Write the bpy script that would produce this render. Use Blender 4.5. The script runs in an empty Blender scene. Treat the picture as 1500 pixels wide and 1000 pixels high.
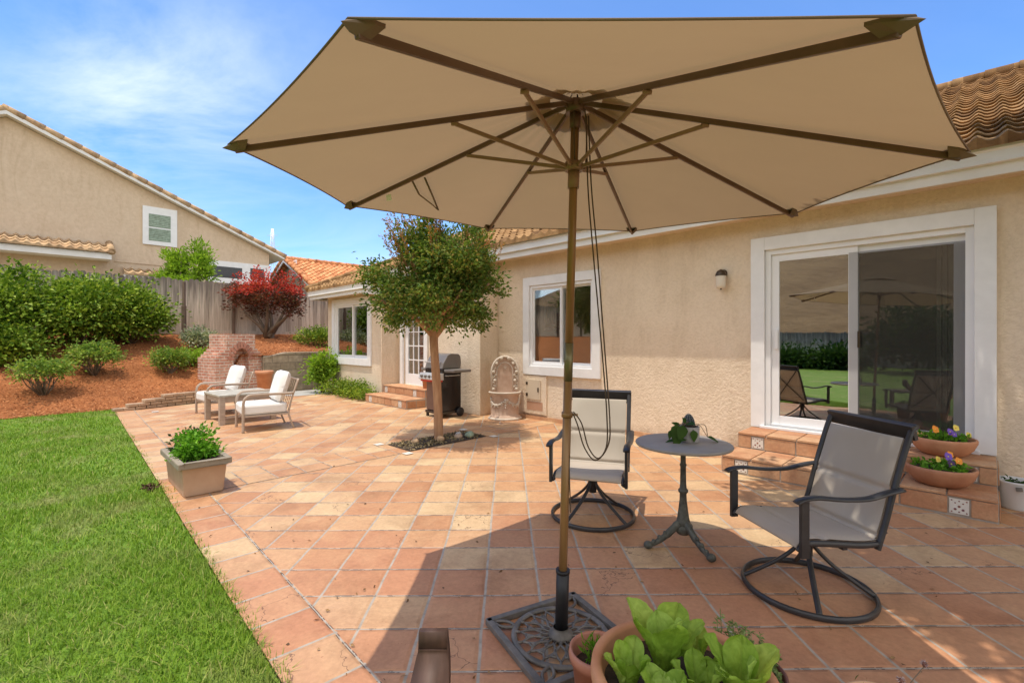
import bpy, bmesh, math, random
import numpy as np
from mathutils import Vector as V, Matrix as M4, Euler
random.seed(7); rng = np.random.default_rng(11)
PI = math.pi; R2 = math.sqrt(2)
sc = bpy.context.scene; COL = sc.collection
# ------------------------------------------------------------------ site measurement helpers
# the site: viewer's eye 1.45 m over the patio; t runs along the house, w runs into the house
FOC, EYE, CX, CY = 690.0, 1.45, 750.0, 496.0
def G(u, v, z=0.0):
    d = (EYE-z)*FOC/(v-CY); return ((u-CX)/FOC*d, d)
def Wp(u, v, w):
    k = (u-CX)/FOC; y = w*R2/(1+k); return ((y-k*y)/R2, EYE-(v-CY)/FOC*y)
def Tp(u, v, t):
    k = (u-CX)/FOC; y = t*R2/(1-k); return ((k*y+y)/R2, EYE-(v-CY)/FOC*y)
def D3(u, v, d): return V(((u-CX)/FOC*d, d, EYE-(v-CY)/FOC*d))
def X(t, w, z=0.0): return V(((w-t)/R2, (t+w)/R2, z))
HR = -PI/4                                   # house yaw: local x = -t, local y = w
# ------------------------------------------------------------------ object helpers
def tag(o, label=None, cat=None, group=None, kind=None):
    if label: o['label'] = label
    if cat: o['category'] = cat
    if group: o['group'] = group
    if kind: o['kind'] = kind
    return o
def thing(name, label, cat, loc=(0, 0, 0), rz=0.0, group=None):
    o = bpy.data.objects.new(name, None); COL.objects.link(o)
    o.location = loc; o.rotation_euler = (0, 0, rz); o.empty_display_size = .1
    return tag(o, label, cat, group)
def copy_tree(o, parent=None):
    c = o.copy(); COL.objects.link(c)
    if parent is not None: c.parent = parent
    for ch in list(o.children): copy_tree(ch, c)
    return c
class MB:
    def __init__(s): s.v = []; s.f = []; s.s = []; s.T = None
    def add(s, vs, fs, smooth=False):
        n = len(s.v)
        if s.T is not None: vs = [s.T @ V(p) for p in vs]
        s.v += [tuple(p) for p in vs]; s.f += [tuple(i+n for i in f) for f in fs]; s.s += [smooth]*len(fs)
        return s
    def box(s, x0, x1, y0, y1, z0, z1, T=None):
        p = [V((x, y, z)) for z in (z0, z1) for y in (y0, y1) for x in (x0, x1)]
        if T is not None: p = [T @ q for q in p]
        return s.add(p, [(0, 2, 3, 1), (4, 5, 7, 6), (0, 1, 5, 4), (2, 6, 7, 3), (0, 4, 6, 2), (1, 3, 7, 5)])
    def bar(s, p0, p1, w, h, up=(0, 0, 1)):
        p0 = V(p0); p1 = V(p1); d = (p1-p0).normalized(); up = V(up)
        sx = d.cross(up)
        if sx.length < 1e-4: sx = d.cross(V((1, 0, 0)))
        sx.normalize(); u = sx.cross(d)
        p = [q+sx*a*w/2+u*b*h/2 for q in (p0, p1) for a, b in ((-1, -1), (1, -1), (1, 1), (-1, 1))]
        return s.add(p, [(0, 1, 2, 3), (7, 6, 5, 4), (0, 4, 5, 1), (1, 5, 6, 2), (2, 6, 7, 3), (3, 7, 4, 0)])
    def tube(s, pts, r, n=8, closed=False, sq=(1, 1), up=None):
        pts = [V(p) for p in pts]; m = len(pts)
        rs = r if isinstance(r, (list, tuple)) else [r]*m
        vs = []; prev = None
        for i, p in enumerate(pts):
            a = pts[(i-1) % m] if (closed or i > 0) else p
            b = pts[(i+1) % m] if (closed or i < m-1) else p
            d = (b-a)
            if d.length < 1e-9: d = V((0, 0, 1))
            d.normalize()
            if up is not None: x = d.cross(V(up))
            elif prev is None: x = d.cross(V((0, 0, 1)) if abs(d.z) < .95 else V((1, 0, 0)))
            else: x = prev-d*prev.dot(d)
            if x.length < 1e-6: x = d.orthogonal()
            x.normalize(); prev = x; y = d.cross(x)
            for k in range(n):
                t = 2*PI*k/n; vs.append(p+x*math.cos(t)*rs[i]*sq[0]+y*math.sin(t)*rs[i]*sq[1])
        fs = []
        for i in range(m if closed else m-1):
            j = (i+1) % m
            for k in range(n): fs.append((i*n+k, i*n+(k+1) % n, j*n+(k+1) % n, j*n+k))
        s.add(vs, fs, True)
        if not closed:
            s.add(vs[:n], [tuple(range(n))[::-1]]); s.add(vs[-n:], [tuple(range(n))])
        return s
    def lathe(s, prof, n=28, c=(0, 0, 0), sx=1.0, sy=1.0, arc=None, smooth=True):
        c = V(c); vs = []; full = arc is None; a0, a1 = arc or (0, 2*PI); nn = n if full else n+1
        for r, z in prof:
            for k in range(nn):
                t = a0+(a1-a0)*k/n; vs.append(c+V((r*math.cos(t)*sx, r*math.sin(t)*sy, z)))
        fs = []
        for i in range(len(prof)-1):
            for k in range(n):
                k2 = (k+1) % nn; fs.append((i*nn+k, i*nn+k2, (i+1)*nn+k2, (i+1)*nn+k))
        return s.add(vs, fs, smooth)
    def ball(s, c, r, n=10, m=7):
        rx, ry, rz = r if isinstance(r, (tuple, list)) else (r, r, r)
        vs = []; fs = []
        for i in range(m+1):
            p = PI*i/m
            for k in range(n):
                t = 2*PI*k/n; vs.append((c[0]+rx*math.sin(p)*math.cos(t), c[1]+ry*math.sin(p)*math.sin(t), c[2]-rz*math.cos(p)))
        for i in range(m):
            for k in range(n): fs.append((i*n+k, i*n+(k+1) % n, (i+1)*n+(k+1) % n, (i+1)*n+k))
        return s.add(vs, fs, True)
    def ext(s, out, d, T=None, smooth=False):      # outline in x,z extruded along y from 0 to d
        n = len(out); p = [V((x, 0, z)) for x, z in out]+[V((x, d, z)) for x, z in out]
        if T is not None: p = [T @ q for q in p]
        s.add(p, [tuple(range(n)), tuple(range(2*n-1, n-1, -1))])
        return s.add(p, [(i, i+n, (i+1) % n+n, (i+1) % n) for i in range(n)], smooth)
    def grid(s, fn, nu, nv, smooth=True):
        vs = [fn(i/nu, j/nv) for i in range(nu+1) for j in range(nv+1)]
        fs = [(i*(nv+1)+j, (i+1)*(nv+1)+j, (i+1)*(nv+1)+j+1, i*(nv+1)+j+1) for i in range(nu) for j in range(nv)]
        return s.add(vs, fs, smooth)
    def build(s, name, mat, parent=None, bev=0, off=None, solid=0, sub=0, fix=True):
        me = bpy.data.meshes.new(name)
        vs = s.v if off is None else [(a-off[0], b-off[1], c-off[2]) for a, b, c in s.v]
        me.from_pydata(vs, [], s.f); me.polygons.foreach_set('use_smooth', s.s)
        if fix:
            bm = bmesh.new(); bm.from_mesh(me); bmesh.ops.remove_doubles(bm, verts=bm.verts, dist=1e-5)
            bmesh.ops.recalc_face_normals(bm, faces=bm.faces); bm.to_mesh(me); bm.free()
        me.materials.append(mat); me.update()
        o = bpy.data.objects.new(name, me); COL.objects.link(o)
        if parent is not None: o.parent = parent
        if solid: m = o.modifiers.new('solid', 'SOLIDIFY'); m.thickness = solid; m.offset = 0
        if bev: m = o.modifiers.new('bevel', 'BEVEL'); m.width = bev; m.segments = 2; m.limit_method = 'ANGLE'; m.harden_normals = False
        if sub: m = o.modifiers.new('sub', 'SUBSURF'); m.levels = sub; m.render_levels = sub
        return o
def raw_mesh(name, verts, loops, starts, totals, mat, parent=None, smooth=False):
    me = bpy.data.meshes.new(name); me.vertices.add(len(verts)); me.vertices.foreach_set('co', np.asarray(verts, np.float32).ravel())
    me.loops.add(len(loops)); me.loops.foreach_set('vertex_index', np.asarray(loops, np.int32))
    me.polygons.add(len(starts)); me.polygons.foreach_set('loop_start', np.asarray(starts, np.int32))
    me.polygons.foreach_set('loop_total', np.asarray(totals, np.int32))
    if smooth: me.polygons.foreach_set('use_smooth', np.ones(len(starts), bool))
    me.materials.append(mat); me.update(calc_edges=True)
    o = bpy.data.objects.new(name, me); COL.objects.link(o)
    if parent is not None: o.parent = parent
    return o
# ------------------------------------------------------------------ materials
def newmat(name):
    m = bpy.data.materials.new(name); m.use_nodes = True; nt = m.node_tree; nt.nodes.clear()
    return m, nt, nt.nodes, nt.links
def NODE(nt, typ, **kw):
    n = nt.nodes.new(typ)
    for k, v in kw.items():
        if k.startswith('i_'): n.inputs[int(k[2:])].default_value = v
        else: setattr(n, k, v)
    return n
def math_(nt, op, a, b=None, c=None):
    n = nt.nodes.new('ShaderNodeMath'); n.operation = op
    for i, x in enumerate((a, b, c)):
        if x is None: continue
        if isinstance(x, (int, float)): n.inputs[i].default_value = x
        else: nt.links.new(x, n.inputs[i])
    return n.outputs[0]
def ramp(nt, fac, stops, interp='LINEAR'):
    n = nt.nodes.new('ShaderNodeValToRGB'); n.color_ramp.interpolation = interp; e = n.color_ramp.elements
    while len(e) < len(stops): e.new(.5)
    for el, (p, c) in zip(e, stops): el.position = p; el.color = (c[0], c[1], c[2], 1)
    nt.links.new(fac, n.inputs[0]); return n.outputs[0]
def mix(nt, fac, a, b, mode='MIX'):
    n = nt.nodes.new('ShaderNodeMix'); n.data_type = 'RGBA'; n.blend_type = mode
    for i, x in ((0, fac), (6, a), (7, b)):
        if isinstance(x, (int, float)): n.inputs[i].default_value = x
        elif isinstance(x, tuple): n.inputs[i].default_value = (*x[:3], 1)
        else: nt.links.new(x, n.inputs[i])
    return n.outputs[2]
def noise(nt, vec, scale, detail=4, rough=.55, dist=0):
    n = nt.nodes.new('ShaderNodeTexNoise'); n.inputs['Scale'].default_value = scale; n.inputs['Detail'].default_value = detail
    n.inputs['Roughness'].default_value = rough; n.inputs['Distortion'].default_value = dist
    nt.links.new(vec, n.inputs['Vector']); return n
def mapping(nt, vec, loc=(0, 0, 0), rot=(0, 0, 0), sca=(1, 1, 1)):
    n = nt.nodes.new('ShaderNodeMapping'); n.inputs[1].default_value = loc; n.inputs[2].default_value = rot; n.inputs[3].default_value = sca
    nt.links.new(vec, n.inputs[0]); return n.outputs[0]
def coord(nt, which='Object'): return nt.nodes.new('ShaderNodeTexCoord').outputs[which]
def finish(nt, col, rough=.6, bump=None, bs=.3, bd=.01, metal=0, spec=.5, sheen=0):
    p = nt.nodes.new('ShaderNodeBsdfPrincipled'); o = nt.nodes.new('ShaderNodeOutputMaterial')
    if isinstance(col, tuple): p.inputs['Base Color'].default_value = (*col[:3], 1)
    else: nt.links.new(col, p.inputs['Base Color'])
    if isinstance(rough, (int, float)): p.inputs['Roughness'].default_value = rough
    else: nt.links.new(rough, p.inputs['Roughness'])
    p.inputs['Metallic'].default_value = metal; p.inputs['Specular IOR Level'].default_value = spec
    if bump is not None:
        b = nt.nodes.new('ShaderNodeBump'); b.inputs['Strength'].default_value = bs; b.inputs['Distance'].default_value = bd
        nt.links.new(bump, b.inputs['Height']); nt.links.new(b.outputs[0], p.inputs['Normal'])
    nt.links.new(p.outputs[0], o.inputs[0]); return p
def pm(name, c1, c2, scale=5, rough=.6, bscale=0, bs=.3, bd=.01, metal=0, spec=.4, stretch=(1, 1, 1), island=0, detail=5):
    m, nt, N, L = newmat(name); c = mapping(nt, coord(nt), sca=stretch)
    col = ramp(nt, noise(nt, c, scale, detail).outputs[0], [(.3, c1), (.7, c2)])
    if island:
        g = nt.nodes.new('ShaderNodeNewGeometry')
        col = mix(nt, 1.0, col, ramp(nt, g.outputs['Random Per Island'], [(0, (1-island,)*3), (1, (1+island,)*3)]), 'MULTIPLY')
    b = noise(nt, c, bscale, 4).outputs[0] if bscale else None
    finish(nt, col, rough, b, bs, bd, metal, spec); return m
def leafmat(name, cols, trans=.35, rough=.55):
    m, nt, N, L = newmat(name); g = nt.nodes.new('ShaderNodeNewGeometry')
    n = len(cols); col = ramp(nt, g.outputs['Random Per Island'], [(i/max(1, n-1), c) for i, c in enumerate(cols)])
    big = noise(nt, coord(nt), 2.2, 2).outputs[0]
    col = mix(nt, 1.0, col, ramp(nt, big, [(.3, (.62, .66, .66)), (.7, (1.28, 1.24, 1.05))]), 'MULTIPLY')
    p = nt.nodes.new('ShaderNodeBsdfPrincipled'); p.inputs['Roughness'].default_value = rough; p.inputs['Specular IOR Level'].default_value = .14
    t = nt.nodes.new('ShaderNodeBsdfTranslucent'); x = nt.nodes.new('ShaderNodeMixShader'); x.inputs[0].default_value = trans
    o = nt.nodes.new('ShaderNodeOutputMaterial')
    L.new(col, p.inputs['Base Color']); L.new(mix(nt, 1.0, col, (1.3, 1.35, .7), 'MULTIPLY'), t.inputs[0])
    L.new(p.outputs[0], x.inputs[1]); L.new(t.outputs[0], x.inputs[2]); L.new(x.outputs[0], o.inputs[0]); return m
TERRA = [(0, (.42, .195, .093)), (.2, (.49, .25, .12)), (.42, (.54, .305, .15)), (.6, (.56, .355, .19)), (.76, (.46, .22, .105)), (.88, (.63, .475, .275)), (1, (.59, .43, .235))]
def tilemat(name, rot, ox, oy, sx, sy, gw=.014):
    m, nt, N, L = newmat(name); oc = coord(nt)
    wob = noise(nt, oc, 4, 2).outputs['Color']
    va = nt.nodes.new('ShaderNodeVectorMath'); va.operation = 'MULTIPLY_ADD'; L.new(wob, va.inputs[0]); va.inputs[1].default_value = (.014, .014, 0); L.new(oc, va.inputs[2])
    mp = mapping(nt, va.outputs[0], loc=(ox, oy, 0), rot=(0, 0, rot))
    sp = nt.nodes.new('ShaderNodeSeparateXYZ'); L.new(mp, sp.inputs[0])
    x = math_(nt, 'DIVIDE', sp.outputs[0], sx); y = math_(nt, 'DIVIDE', sp.outputs[1], sy)
    cx = math_(nt, 'FLOOR', x); cy = math_(nt, 'FLOOR', y); fx = math_(nt, 'FRACT', x); fy = math_(nt, 'FRACT', y)
    dx = math_(nt, 'MULTIPLY', math_(nt, 'MINIMUM', fx, math_(nt, 'SUBTRACT', 1, fx)), sx)
    dy = math_(nt, 'MULTIPLY', math_(nt, 'MINIMUM', fy, math_(nt, 'SUBTRACT', 1, fy)), sy)
    d = math_(nt, 'MINIMUM', dx, math_(nt, 'MULTIPLY', dy, 1.35))
    cb = nt.nodes.new('ShaderNodeCombineXYZ'); L.new(cx, cb.inputs[0]); L.new(cy, cb.inputs[1])
    wn = nt.nodes.new('ShaderNodeTexWhiteNoise'); wn.noise_dimensions = '3D'; L.new(cb.outputs[0], wn.inputs[0])
    base = ramp(nt, wn.outputs[0], TERRA)
    # slow clouding inside and across a tile, own offset for each tile
    off = nt.nodes.new('ShaderNodeVectorMath'); off.operation = 'MULTIPLY_ADD'; L.new(wn.outputs[1], off.inputs[0]); off.inputs[1].default_value = (9, 9, 9); L.new(oc, off.inputs[2])
    n1 = noise(nt, off.outputs[0], 5, 5, .6, .6).outputs[0]
    base = mix(nt, .38, base, ramp(nt, n1, [(.3, (.42, .20, .097)), (.5, (.52, .285, .143)), (.72, (.60, .395, .215))]))
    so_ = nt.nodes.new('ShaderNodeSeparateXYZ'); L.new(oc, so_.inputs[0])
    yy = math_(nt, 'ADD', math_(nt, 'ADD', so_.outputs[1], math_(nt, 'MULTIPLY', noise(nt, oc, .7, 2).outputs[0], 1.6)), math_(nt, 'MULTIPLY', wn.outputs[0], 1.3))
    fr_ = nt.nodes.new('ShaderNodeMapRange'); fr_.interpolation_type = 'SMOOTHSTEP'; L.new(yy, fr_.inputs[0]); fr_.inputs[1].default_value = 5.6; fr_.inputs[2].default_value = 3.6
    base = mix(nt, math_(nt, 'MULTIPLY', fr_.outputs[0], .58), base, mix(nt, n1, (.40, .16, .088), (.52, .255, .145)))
    dirt = noise(nt, oc, 1.9, 6, .7, .4).outputs[0]
    base = mix(nt, 1.0, base, ramp(nt, dirt, [(.30, (.74, .71, .69)), (.5, (1.0, 1.0, 1.0))]), 'MULTIPLY')
    n2 = noise(nt, off.outputs[0], 38, 4, .7).outputs[0]
    base = mix(nt, 1.0, base, ramp(nt, n2, [(.3, (.86, .85, .84)), (.65, (1.06, 1.06, 1.06))]), 'MULTIPLY')
    pit = noise(nt, off.outputs[0], 60, 2, .5).outputs[0]
    base = mix(nt, ramp(nt, pit, [(.70, (0, 0, 0)), (.76, (.6, .6, .6))]), base, (.30, .12, .06))
    # hairline cracks in a few tiles
    vo = nt.nodes.new('ShaderNodeTexVoronoi'); vo.feature = 'DISTANCE_TO_EDGE'; vo.inputs['Scale'].default_value = 1.7
    cw_ = nt.nodes.new('ShaderNodeVectorMath'); cw_.operation = 'MULTIPLY_ADD'; L.new(noise(nt, off.outputs[0], 3.5, 4, .6).outputs['Color'], cw_.inputs[0]); cw_.inputs[1].default_value = (.5, .5, .5); L.new(off.outputs[0], cw_.inputs[2]); L.new(cw_.outputs[0], vo.inputs['Vector'])
    sp2 = nt.nodes.new('ShaderNodeSeparateXYZ'); L.new(wn.outputs[1], sp2.inputs[0])
    crack = math_(nt, 'MULTIPLY', math_(nt, 'LESS_THAN', vo.outputs['Distance'], .0045), math_(nt, 'GREATER_THAN', sp2.outputs[1], .86))
    base = mix(nt, math_(nt, 'MULTIPLY', crack, .75), base, (.13, .07, .045))
    # joints: grey mortar with dark chipped gaps
    gj = ramp(nt, noise(nt, oc, 14, 4, .7).outputs[0], [(.25, (.27, .225, .175)), (.6, (.42, .365, .30))])
    gap = math_(nt, 'GREATER_THAN', noise(nt, oc, 9, 4, .75).outputs[0], .51)
    near = math_(nt, 'MULTIPLY', math_(nt, 'LESS_THAN', math_(nt, 'ABSOLUTE', math_(nt, 'SUBTRACT', dy, gw*.36)), .0024), gap)
    mr = nt.nodes.new('ShaderNodeMapRange'); L.new(d, mr.inputs[0]); mr.inputs[1].default_value = gw/2-.002; mr.inputs[2].default_value = gw/2+.002
    col = mix(nt, mr.outputs[0], gj, base); col = mix(nt, math_(nt, 'MULTIPLY', near, .85), col, (.06, .04, .03))
    pr = nt.nodes.new('ShaderNodeMapRange'); pr.interpolation_type = 'SMOOTHSTEP'; L.new(d, pr.inputs[0]); pr.inputs[1].default_value = gw/2-.003; pr.inputs[2].default_value = gw/2+.022
    h = math_(nt, 'ADD', math_(nt, 'MULTIPLY', pr.outputs[0], .6), math_(nt, 'MULTIPLY', n1, .35)); h = math_(nt, 'ADD', h, math_(nt, 'MULTIPLY', n2, .12))
    rg = ramp(nt, n1, [(.3, (.52,)*3), (.7, (.72,)*3)])
    finish(nt, col, rg, h, .7, .012, 0, .35); return m
def stucco(name, c1, c2, bs=.6, sc_=26):
    m, nt, N, L = newmat(name); c = coord(nt)
    col = ramp(nt, noise(nt, c, 1.3, 5, .6).outputs[0], [(.3, c1), (.7, c2)])
    a = noise(nt, c, sc_, 5, .62, .4).outputs[0]; vv = nt.nodes.new('ShaderNodeTexVoronoi'); vv.feature = 'SMOOTH_F1'; vv.inputs['Scale'].default_value = sc_*1.1; L.new(c, vv.inputs['Vector'])
    h = math_(nt, 'ADD', ramp(nt, a, [(.35, (0, 0, 0)), (.62, (1, 1, 1))]), math_(nt, 'MULTIPLY', vv.outputs[0], .5))
    col = mix(nt, 1.0, col, ramp(nt, a, [(.3, (.93, .92, .9)), (.6, (1.03, 1.03, 1.03))]), 'MULTIPLY')
    col = mix(nt, 1.0, col, ramp(nt, noise(nt, mapping(nt, c, sca=(1.7, 1.7, .4)), 1.0, 7, .7, 1.2).outputs[0], [(.30, (.88, .86, .83)), (.5, (1, 1, 1))]), 'MULTIPLY')
    sz = nt.nodes.new('ShaderNodeSeparateXYZ'); L.new(c, sz.inputs[0])
    spl = math_(nt, 'SUBTRACT', math_(nt, 'MULTIPLY', noise(nt, c, 5, 6, .7).outputs[0], .42), sz.outputs[2])
    col = mix(nt, ramp(nt, spl, [(.02, (0, 0, 0)), (.22, (.5, .5, .5))]), col, (.30, .21, .14))
    finish(nt, col, .9, h, bs, .012, 0, .2); return m
def brickmat(name, c1, c2, mort, bw, bh, vec='xz', msize=.012):
    m, nt, N, L = newmat(name); sp = nt.nodes.new('ShaderNodeSeparateXYZ'); oc = coord(nt); L.new(oc, sp.inputs[0])
    cb = nt.nodes.new('ShaderNodeCombineXYZ'); L.new(math_(nt, 'ADD', sp.outputs[0], sp.outputs[1]), cb.inputs[0]); L.new(sp.outputs[2], cb.inputs[1])
    b = nt.nodes.new('ShaderNodeTexBrick'); L.new(cb.outputs[0], b.inputs[0]); b.inputs['Color1'].default_value = (*c1, 1); b.inputs['Color2'].default_value = (*c2, 1)
    b.inputs['Mortar'].default_value = (*mort, 1); b.inputs['Scale'].default_value = 1; b.inputs['Mortar Size'].default_value = msize
    b.inputs['Brick Width'].default_value = bw; b.inputs['Row Height'].default_value = bh; b.inputs['Bias'].default_value = 0
    n = noise(nt, oc, 9, 5, .65).outputs[0]
    col = mix(nt, 1.0, b.outputs[0], ramp(nt, n, [(.3, (.7, .68, .66)), (.7, (1.2, 1.2, 1.2))]), 'MULTIPLY')
    h = math_(nt, 'SUBTRACT', math_(nt, 'MULTIPLY', n, .4), b.outputs[1])
    finish(nt, col, .85, h, .7, .012, 0, .25); return m
def rooftile(name, c1, c2, c3, px, py):
    m, nt, N, L = newmat(name); oc = coord(nt); sp = nt.nodes.new('ShaderNodeSeparateXYZ'); L.new(oc, sp.inputs[0])
    cb = nt.nodes.new('ShaderNodeCombineXYZ'); L.new(math_(nt, 'FLOOR', math_(nt, 'DIVIDE', sp.outputs[0], px)), cb.inputs[0]); L.new(math_(nt, 'FLOOR', math_(nt, 'DIVIDE', sp.outputs[1], py)), cb.inputs[1])
    wn = nt.nodes.new('ShaderNodeTexWhiteNoise'); L.new(cb.outputs[0], wn.inputs[0])
    col = ramp(nt, wn.outputs[0], [(0, c1), (.5, c2), (1, c3)])
    n = noise(nt, oc, 6, 6, .7).outputs[0]
    col = mix(nt, 1.0, col, ramp(nt, n, [(.3, (.55, .55, .55)), (.65, (1.15, 1.15, 1.15))]), 'MULTIPLY')
    finish(nt, col, .9, noise(nt, oc, 40, 3).outputs[0], .3, .01, 0, .12); return m
def glassmat(name, refl=.3, tint=(.85, .88, .86)):
    m, nt, N, L = newmat(name); t = NODE(nt, 'ShaderNodeBsdfTransparent'); t.inputs[0].default_value = (*tint, 1)
    g = NODE(nt, 'ShaderNodeBsdfGlossy'); g.inputs[0].default_value = (.95, .97, .96, 1); g.inputs[1].default_value = .004
    fr = NODE(nt, 'ShaderNodeFresnel'); fr.inputs[0].default_value = 1.5
    f = math_(nt, 'ADD', refl, fr.outputs[0])
    bn = nt.nodes.new('ShaderNodeBump'); bn.inputs['Strength'].default_value = .015; bn.inputs['Distance'].default_value = .02
    L.new(noise(nt, coord(nt), 2.5, 1).outputs[0], bn.inputs['Height']); L.new(bn.outputs[0], g.inputs['Normal'])
    x = NODE(nt, 'ShaderNodeMixShader'); L.new(f, x.inputs[0]); L.new(t.outputs[0], x.inputs[1]); L.new(g.outputs[0], x.inputs[2])
    o = NODE(nt, 'ShaderNodeOutputMaterial'); L.new(x.outputs[0], o.inputs[0]); return m
def woodfence(name):
    m, nt, N, L = newmat(name); oc = coord(nt); g = nt.nodes.new('ShaderNodeNewGeometry'); ri = g.outputs['Random Per Island']
    gr = noise(nt, mapping(nt, oc, sca=(14, 14, .7)), 2.5, 5, .65).outputs[0]
    col = ramp(nt, gr, [(.25, (.37, .31, .24)), (.5, (.53, .455, .36)), (.75, (.66, .585, .475))])
    col = mix(nt, 1.0, col, ramp(nt, ri, [(0, (.60, .58, .57)), (.2, (.88, .87, .86)), (1, (1.12, 1.12, 1.12))]), 'MULTIPLY')
    sp = nt.nodes.new('ShaderNodeSeparateXYZ'); L.new(oc, sp.inputs[0])
    # weather stain running down from the board tops, ragged
    st = math_(nt, 'ADD', math_(nt, 'MULTIPLY', sp.outputs[2], .55), math_(nt, 'MULTIPLY', noise(nt, mapping(nt, oc, sca=(7, 7, .4)), 1.6, 3).outputs[0], 1.5))
    col = mix(nt, ramp(nt, math_(nt, 'MULTIPLY', st, .5), [(.63, (0, 0, 0)), (.86, (.7, .7, .7))]), col, (.085, .07, .062))
    finish(nt, col, .9, gr, .4, .008, 0, .15); return m
def fabric(name, c1, c2, trans=0.0, tcol=None, wscale=260):
    m, nt, N, L = newmat(name); oc = coord(nt)
    col = ramp(nt, noise(nt, oc, 2.2, 4).outputs[0], [(.3, c1), (.7, c2)])
    w = nt.nodes.new('ShaderNodeTexNoise'); w.inputs['Scale'].default_value = wscale; L.new(oc, w.inputs['Vector'])
    p = finish(nt, col, .85, w.outputs[0], .25, .002, 0, .15)
    if trans:
        o = [n for n in N if n.type == 'OUTPUT_MATERIAL'][0]; t = NODE(nt, 'ShaderNodeBsdfTranslucent')
        t.inputs[0].default_value = (*tcol, 1); x = NODE(nt, 'ShaderNodeMixShader'); x.inputs[0].default_value = trans
        L.new(p.outputs[0], x.inputs[1]); L.new(t.outputs[0], x.inputs[2]); L.new(x.outputs[0], o.inputs[0])
    return m
MT = {}
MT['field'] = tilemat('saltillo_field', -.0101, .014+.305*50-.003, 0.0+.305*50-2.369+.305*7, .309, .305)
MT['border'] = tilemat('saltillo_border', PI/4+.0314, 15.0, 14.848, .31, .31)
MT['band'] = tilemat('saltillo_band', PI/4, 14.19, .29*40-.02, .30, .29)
MT['stucco'] = stucco('cream_stucco', (.70, .575, .43), (.775, .65, .50), .42, 32)
MT['stucco_far'] = stucco('tan_stucco', (.60, .465, .33), (.65, .515, .375), .3, 8)
MT['stucco_green'] = stucco('green_stucco', (.44, .47, .36), (.50, .53, .41), .3, 8)
MT['white'] = pm('white_paint', (.74, .74, .73), (.82, .82, .81), 6, .5, 60, .08, .004)
MT['vinyl'] = pm('white_vinyl', (.78, .785, .79), (.82, .82, .825), 3, .35, 0)
MT['fascia'] = pm('fascia_paint', (.70, .69, .66), (.78, .77, .74), 3, .55, 30, .1, .004)
MT['glass'] = glassmat('window_glass', .33)
MT['glass_clear'] = glassmat('clear_window_glass', .10, (.95, .96, .95))
MT['glass_far'] = glassmat('far_glass', .15)
MT['inside'] = pm('room_wall', (.76, .70, .60), (.80, .74, .64), 1, .9)
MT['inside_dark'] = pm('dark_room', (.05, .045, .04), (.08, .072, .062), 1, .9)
MT['floor_in'] = pm('wood_floor', (.26, .13, .06), (.36, .19, .09), 5, .5, stretch=(1, 8, 1))
MT['blind'] = pm('blind', (.60, .60, .56), (.68, .68, .63), 3, .7)
MT['roof'] = rooftile('house_roof_tiles', (.25, .135, .056), (.42, .25, .115), (.17, .09, .04), .19, .21)
MT['roof_orange'] = rooftile('orange_roof_tiles', (.62, .26, .11), (.72, .36, .17), (.50, .19, .08), .3, .3)
MT['roof_tan'] = rooftile('tan_roof_tiles', (.46, .30, .17), (.58, .40, .23), (.38, .25, .14), .3, .3)
MT['fence'] = woodfence('weathered_boards')
MT['post'] = pm('fence_post', (.11, .075, .05), (.2, .14, .1), 4, .9, 20, .4, .01, stretch=(6, 6, .6))
MT['brick'] = brickmat('red_brick', (.50, .215, .15), (.64, .36, .26), (.64, .55, .46), .215, .073)
MT['cmu'] = brickmat('concrete_block', (.29, .235, .165), (.40, .33, .24), (.24, .20, .15), .4, .2, msize=.008)
MT['block'] = pm('tan_block', (.33, .22, .14), (.46, .33, .22), 7, .9, 30, .7, .012, island=.2)
MT['concrete'] = pm('concrete', (.36, .35, .33), (.45, .44, .41), 2.5, .9, 40, .2, .005)
MT['terracotta'] = pm('terracotta', (.47, .20, .10), (.60, .30, .165), 7, .75, 40, .15, .004)
MT['terra_dark'] = pm('terracotta_worn', (.34, .145, .075), (.50, .245, .135), 6, .72, 30, .2, .004)
MT['plastic_pot'] = pm('brown_plastic_pot', (.42, .18, .12), (.46, .205, .135), 3, .45)
MT['plastic_dark'] = pm('dark_brown_pot', (.15, .06, .045), (.20, .085, .06), 3, .4)
def stepmat():
    m, nt, N, L = newmat('step_terracotta'); oc = coord(nt); g = nt.nodes.new('ShaderNodeNewGeometry'); ri = g.outputs['Random Per Island']
    o_ = nt.nodes.new('ShaderNodeVectorMath'); o_.operation = 'MULTIPLY_ADD'; L.new(ri, o_.inputs[0]); o_.inputs[1].default_value = (17, 9, 23); L.new(oc, o_.inputs[2])
    n1 = noise(nt, o_.outputs[0], 5, 6, .65, .6).outputs[0]; n2 = noise(nt, o_.outputs[0], 42, 4, .7).outputs[0]
    col = mix(nt, .55, ramp(nt, ri, [(0, (.42, .19, .105)), (.4, (.52, .28, .16)), (.75, (.60, .40, .24)), (1, (.47, .23, .13))]), ramp(nt, n1, [(.3, (.36, .15, .075)), (.5, (.50, .26, .13)), (.7, (.62, .40, .23))]))
    col = mix(nt, 1.0, col, ramp(nt, n2, [(.3, (.82, .81, .80)), (.65, (1.06, 1.06, 1.06))]), 'MULTIPLY')
    finish(nt, col, .78, math_(nt, 'ADD', n1, math_(nt, 'MULTIPLY', n2, .4)), .5, .008, 0, .25); return m
MT['steptile'] = stepmat()
MT['grout'] = pm('grout', (.34, .29, .24), (.44, .39, .33), 12, .9, 30, .3, .005)
MT['planter'] = pm('clay_planter', (.40, .25, .155), (.50, .345, .23), 4, .8, 30, .15, .004)
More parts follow.
